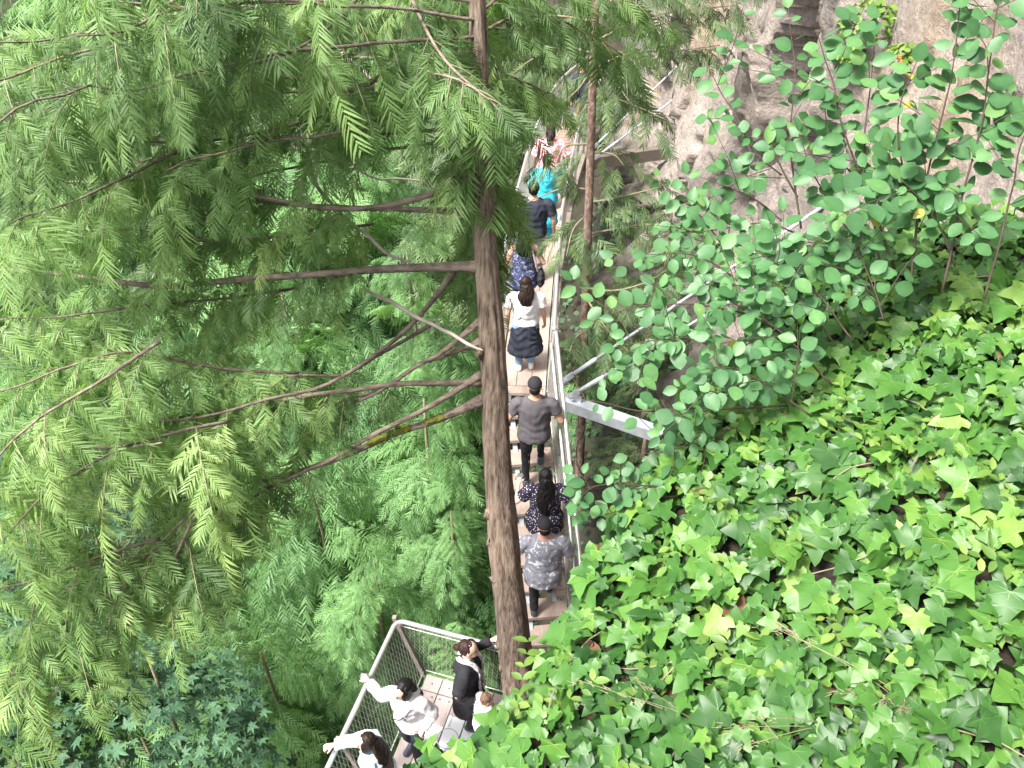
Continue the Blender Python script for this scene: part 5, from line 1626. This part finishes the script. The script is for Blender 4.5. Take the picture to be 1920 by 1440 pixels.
for k, (gx_, gy_, lab) in enumerate(((1620, 1285, 'dry straw-coloured grass stalks fanning over the ivy on the right of the bank'), (1480, 1345, 'dry grass stalk lying across the ivy near the bottom of the photo'), (1250, 1335, 'thin dry grass stalk nearest the stairs end of the bank'))):
    b0 = bank_hit(gx_ + 60, gy_ + 40) + [0, 0, 0.0]
    t = thing('grass_tuft', tuple(b0), lab, 'grass', 'dry grass stalks in the ivy')
    for j in range(6 if k == 0 else 3):
        a_ = g.uniform(2.0, 4.4); L = g.uniform(0.16, 0.40)
        ss = np.linspace(0, 1, 9)
        P = b0 + np.stack([np.cos(a_) * ss * L, np.sin(a_) * ss * L * 0.5, 0.12 * ss ** 0.5 + 0.05 * g.random() + g.uniform(-0.02, 0.10) * ss], 1)
        P[0] = b0 + [0, 0, 0.02]
        stk = mk('stalk', *tube(P, np.linspace(0.0014, 0.0007, 9), 4), M['dry_grass'], t)
        sp = []
        for u in range(12):
            c = P[-1 - u // 4] + g.normal(0, 0.006, 3)
            sp.append(tube([c, c + nrm(P[-1] - P[-2]) * 0.018 + g.normal(0, 0.006, 3)], [0.0014, 0.0003], 4))
        mk('seed_head', *cat(sp), M['dry_grass'], stk)

# ------------------------------------------------------------------ round-leaved shrubs on the bank edge
RL = [oval_leaf(w_, f_, s, 7) for s, (w_, f_) in enumerate(((0.37, 0.22), (0.42, 0.05), (0.30, 0.35), (0.36, -0.22)))]
def blade_tint(v, t, s):
    q = np.full(len(v), t) + np.random.default_rng(s).normal(0, 0.05, len(v))
    q[abs(v[:, 1]) < 1e-6] += 0.10             # paler midrib
    return np.clip(q, 0.0, 0.92) if t < 0.9 else np.full(len(v), t)
RLM = [[make_mesh('leaf', v, f, M['shrub'], True, tint=blade_tint(v, t, k)) for t in (0.08, 0.26, 0.42, 0.58, 0.76, 0.955)] for k, (v, f) in enumerate(RL)]
def shrub(label, stems, seed, leaf=0.064, maxn=290, dens=1.0, tws=1.0):
    g = np.random.default_rng(seed)
    P0 = at(*stems[0][0][0], stems[0][1])
    t = thing('shrub', tuple(P0), label, 'shrub', 'round-leaved shrubs along the bank edge')
    cand = []
    for px, d0, d1, twn in stems:
        P = smooth_path([at(x_, y_, d0 + (d1 - d0) * s) for (x_, y_), s in zip(px, np.linspace(0, 1, len(px)))], 20)
        P = P + 0.01 * np.stack([fbm(P * 5 + u, 2) for u in (0, 7, 13)], 1)
        L = path_len(P)
        mk('stem', *tube(P, np.linspace(0.0048, 0.0015, 20) * min(1, 0.6 + L * 0.4), 6), M['shrub_stem'], t, True)
        axes = [(P, 0.25)]
        T = nrm(np.gradient(P, axis=0))
        for k in range(twn):
            s = g.uniform(0.15, 0.97); i = int(s * 18)
            lat = nrm(np.cross(T[i], nrm([g.normal(0, 0.4), g.normal(-0.8, 0.3), g.normal(0.6, 0.3)])))
            d = nrm(T[i] * g.uniform(0.3, 0.9) + lat * (1 if k % 2 else -1) * g.uniform(0.5, 1.0) + np.array([0, 0, g.uniform(-0.1, 0.3)]))
            tl = g.uniform(0.12, 0.32) * tws
            Q = smooth_path([P[i], P[i] + d * tl * 0.5 + g.normal(0, 0.012, 3), P[i] + d * tl + [0, 0, -0.1 * tl]], 8)
            mk('stem', *tube(Q, np.linspace(0.0017, 0.0009, 8), 5), M['shrub_stem'], t)
            axes.append((Q, 0.1))
        for Q, s0 in axes:
            LQ = path_len(Q); TQ = nrm(np.gradient(Q, axis=0)); m_ = len(Q)
            k = max(3, int(LQ * (1 - s0) / 0.027 * dens))
            for j in range(k):
                s = s0 + (1 - s0) * (j + 0.5) / k; i = min(int(s * (m_ - 1)), m_ - 2)
                p = Q[i] + (Q[i + 1] - Q[i]) * (s * (m_ - 1) - i)
                up_ = nrm([g.normal(-0.1, 0.3), g.normal(-0.65, 0.3), 1.0])
                sd_ = nrm(np.cross(TQ[i], up_)) * (1 if j % 2 else -1)
                d = nrm(TQ[i] * g.uniform(0.1, 0.7) + sd_ + np.array([0, 0, g.uniform(-0.45, 0.15)]))
                cand.append((p + d * 0.008, d, nrm(up_ + g.normal(0, 0.22, 3)), leaf * g.uniform(0.62, 1.15) * (1.0 if s < 0.85 else 0.8), g.random()))
            cand.append((Q[-1], TQ[-1], up_, leaf * 0.8, g.random()))
    if len(cand) > maxn:
        cand = [cand[i] for i in sorted(g.choice(len(cand), maxn, replace=False))]
    for p, d, nn_, s, rr in cand:
        ti = 5 if rr < 0.012 else int(np.clip(g.normal(2.0, 1.2), 0, 4))
        if ti == 5: s = min(s, 0.045)
        place('leaf', RLM[g.integers(0, 4)][ti], m4(leaf_frame(d[None], nn_[None])[0], s, p), t)
    return len(cand)
shrub('tall round-leaved shrub at the right with upright dark stems in front of the rock', [
    ([(1766, 545), (1807, 360), (1852, 180), (1875, -30)], 2.75, 2.45, 6), ([(1702, 545), (1725, 394), (1751, 285), (1785, 157), (1805, -20)], 2.8, 2.5, 6),
    ([(1850, 560), (1880, 420), (1905, 300), (1930, 200)], 2.7, 2.5, 3), ([(1790, 500), (1760, 430), (1730, 380), (1690, 330)], 2.75, 2.6, 2), ([(1725, 420), (1690, 300), (1690, 200), (1720, 120)], 2.75, 2.6, 2)], 201, leaf=0.078, maxn=240)
shrub('shrub with slender forked stems standing before the beige rock, second from the right', [
    ([(1676, 505), (1624, 356), (1582, 244), (1555, 150), (1530, 60)], 2.85, 2.7, 4), ([(1622, 350), (1622, 260), (1630, 160), (1634, 70)], 2.8, 2.75, 1),
    ([(1640, 480), (1580, 420), (1530, 330), (1500, 250)], 2.9, 2.8, 2), ([(1655, 500), (1640, 430), (1660, 350), (1680, 280)], 2.8, 2.7, 2), ([(1600, 330), (1560, 270), (1540, 180)], 2.85, 2.8, 1)], 202, leaf=0.072, maxn=120)
shrub('shrub with wiry stems reaching up and across toward the cedar', [
    ([(1504, 430), (1489, 319), (1481, 262), (1485, 187), (1489, 112), (1477, 10)], 2.95, 2.85, 4), ([(1498, 372), (1459, 300), (1432, 270), (1390, 250)], 2.95, 2.9, 2),
    ([(1481, 425), (1410, 371), (1369, 356), (1310, 330)], 3.0, 3.0, 2), ([(1410, 280), (1376, 210), (1350, 169), (1324, 122)], 2.95, 2.95, 2), ([(1470, 330), (1430, 300), (1410, 275)], 2.95, 2.95, 1),
    ([(1430, 540), (1361, 465), (1312, 405), (1271, 371), (1222, 325)], 3.05, 3.0, 3), ([(1500, 440), (1440, 420), (1360, 430), (1280, 440)], 3.0, 3.0, 3)], 203, maxn=150)
shrub('dense round-leaved shrub arching out over the steel rods and the drop', [
    ([(1480, 640), (1400, 590), (1300, 570), (1200, 575), (1110, 602)], 3.0, 2.9, 10), ([(1500, 700), (1400, 680), (1300, 640), (1230, 640), (1150, 650)], 2.95, 2.8, 12),
    ([(1480, 760), (1380, 765), (1280, 770), (1190, 772), (1100, 748)], 2.9, 2.75, 2), ([(1450, 600), (1380, 520), (1310, 480), (1210, 475)], 3.05, 3.0, 9), ([(1520, 580), (1450, 520), (1400, 480)], 3.0, 2.95, 6),
    ([(1560, 640), (1520, 580), (1500, 540)], 2.85, 2.8, 5), ([(1400, 800), (1330, 810), (1270, 840), (1180, 865)], 2.9, 2.85, 6)], 204, maxn=300)
shrub('low round-leaved shrub filling the bank between the hanging shrub and the ivy', [
    ([(1560, 720), (1480, 640), (1420, 590), (1360, 560)], 2.8, 2.75, 10), ([(1600, 640), (1540, 560), (1470, 500), (1420, 470)], 2.75, 2.75, 10), ([(1640, 560), (1600, 500), (1560, 460), (1500, 450)], 2.75, 2.75, 8),
    ([(1520, 780), (1440, 720), (1370, 690), (1310, 700)], 2.8, 2.7, 10), ([(1660, 600), (1640, 540), (1610, 470)], 2.7, 2.7, 5)], 205, maxn=300)
shrub('sprig of small round leaves dangling beside the stair rail', [
    ([(1260, 915), (1200, 915), (1140, 912), (1075, 922)], 2.85, 2.7, 6), ([(1270, 930), (1210, 940), (1160, 960), (1100, 975)], 2.85, 2.75, 5)], 206, leaf=0.055, maxn=60, dens=0.9, tws=0.4)

# ------------------------------------------------------------------ small plants rooted in the rock
FL = leaf_mat('orange_flower', [(0, (0.6, 0.12, 0.04)), (1, (0.8, 0.25, 0.08))], 0.2)
for k, (x_, y_, rr, n, lab) in enumerate(((1625, 45, 0.30, 260, 'yellowish green plant clump on the rock near the top of the photo'), (1690, 110, 0.16, 90, 'small plant with orange flowers on the rock ledge'), (1590, 100, 0.16, 90, 'small fern-like tuft on the rock beside the larger clump'))):
    r_ = ray(x_, y_)
    d_ = 5.0
    for _ in range(200):
        p = r_ * d_
        if p[0] >= cliff_x(p[1], p[2]) - 0.05: break
        d_ += 0.05
    t = thing('rock_plant', tuple(p), lab, 'plant', 'plants rooted in the rock face')
    RMm, S, T, tn = leaf_cloud(n, p, (rr * 0.8, rr, rr * 0.9), 300 + k, 0.075, 0.6)
    V, F, Tn = scatter(RL, np.random.default_rng(k).integers(0, 4, n), RMm, S, T, np.clip(tn + 0.15, 0, 0.9))
    mk('leaves', V, F, M['vinca'], t, tint=Tn)
    if k == 1:
        RMm, S, T, tn = leaf_cloud(14, p - np.array([0.1, 0.05, 0]), (0.1, 0.12, 0.1), 400, 0.05)
        V, F, Tn = scatter(RL, np.zeros(14, int), RMm, S, T, tn)
        mk('flowers', V, F, FL, t, tint=Tn)

# ------------------------------------------------------------------ undergrowth on the slope beneath the walkway
g = np.random.default_rng(500)
n = 3800
xy = np.stack([g.uniform(-4.5, 3.2, n), g.uniform(3.5, 19, n)], 1)
z = ground_z(xy[:, 0], xy[:, 1])
cxm = np.array([cliff_x(a_, b_) for a_, b_ in zip(xy[:, 1], z + 0.6)])
keep = (xy[:, 0] < cxm + 0.1) & (fbm(np.column_stack([xy * 0.8, 0 * z]), 2) > -0.35)
xy, z = xy[keep], z[keep]; n = len(z)
T = np.column_stack([xy, z + np.abs(g.normal(0.2, 0.25, n))])
hd = nrm(np.column_stack([g.normal(0, 1, (n, 2)), g.normal(-0.2, 0.2, n)]))
V, F, Tn = scatter(RL + ML, g.integers(0, 8, n), leaf_frame(hd, nrm(np.column_stack([g.normal(-0.3, 0.4, n), g.normal(-0.3, 0.4, n), np.ones(n)]))), g.uniform(0.08, 0.2, n), T, np.clip(g.normal(0.4, 0.2, n), 0, 1))
o = mk('undergrowth', V, F, M['maple'], tint=Tn)
tag(o, 'dim leafy undergrowth on the shaded slope beneath the walkway', 'undergrowth', kind='stuff')
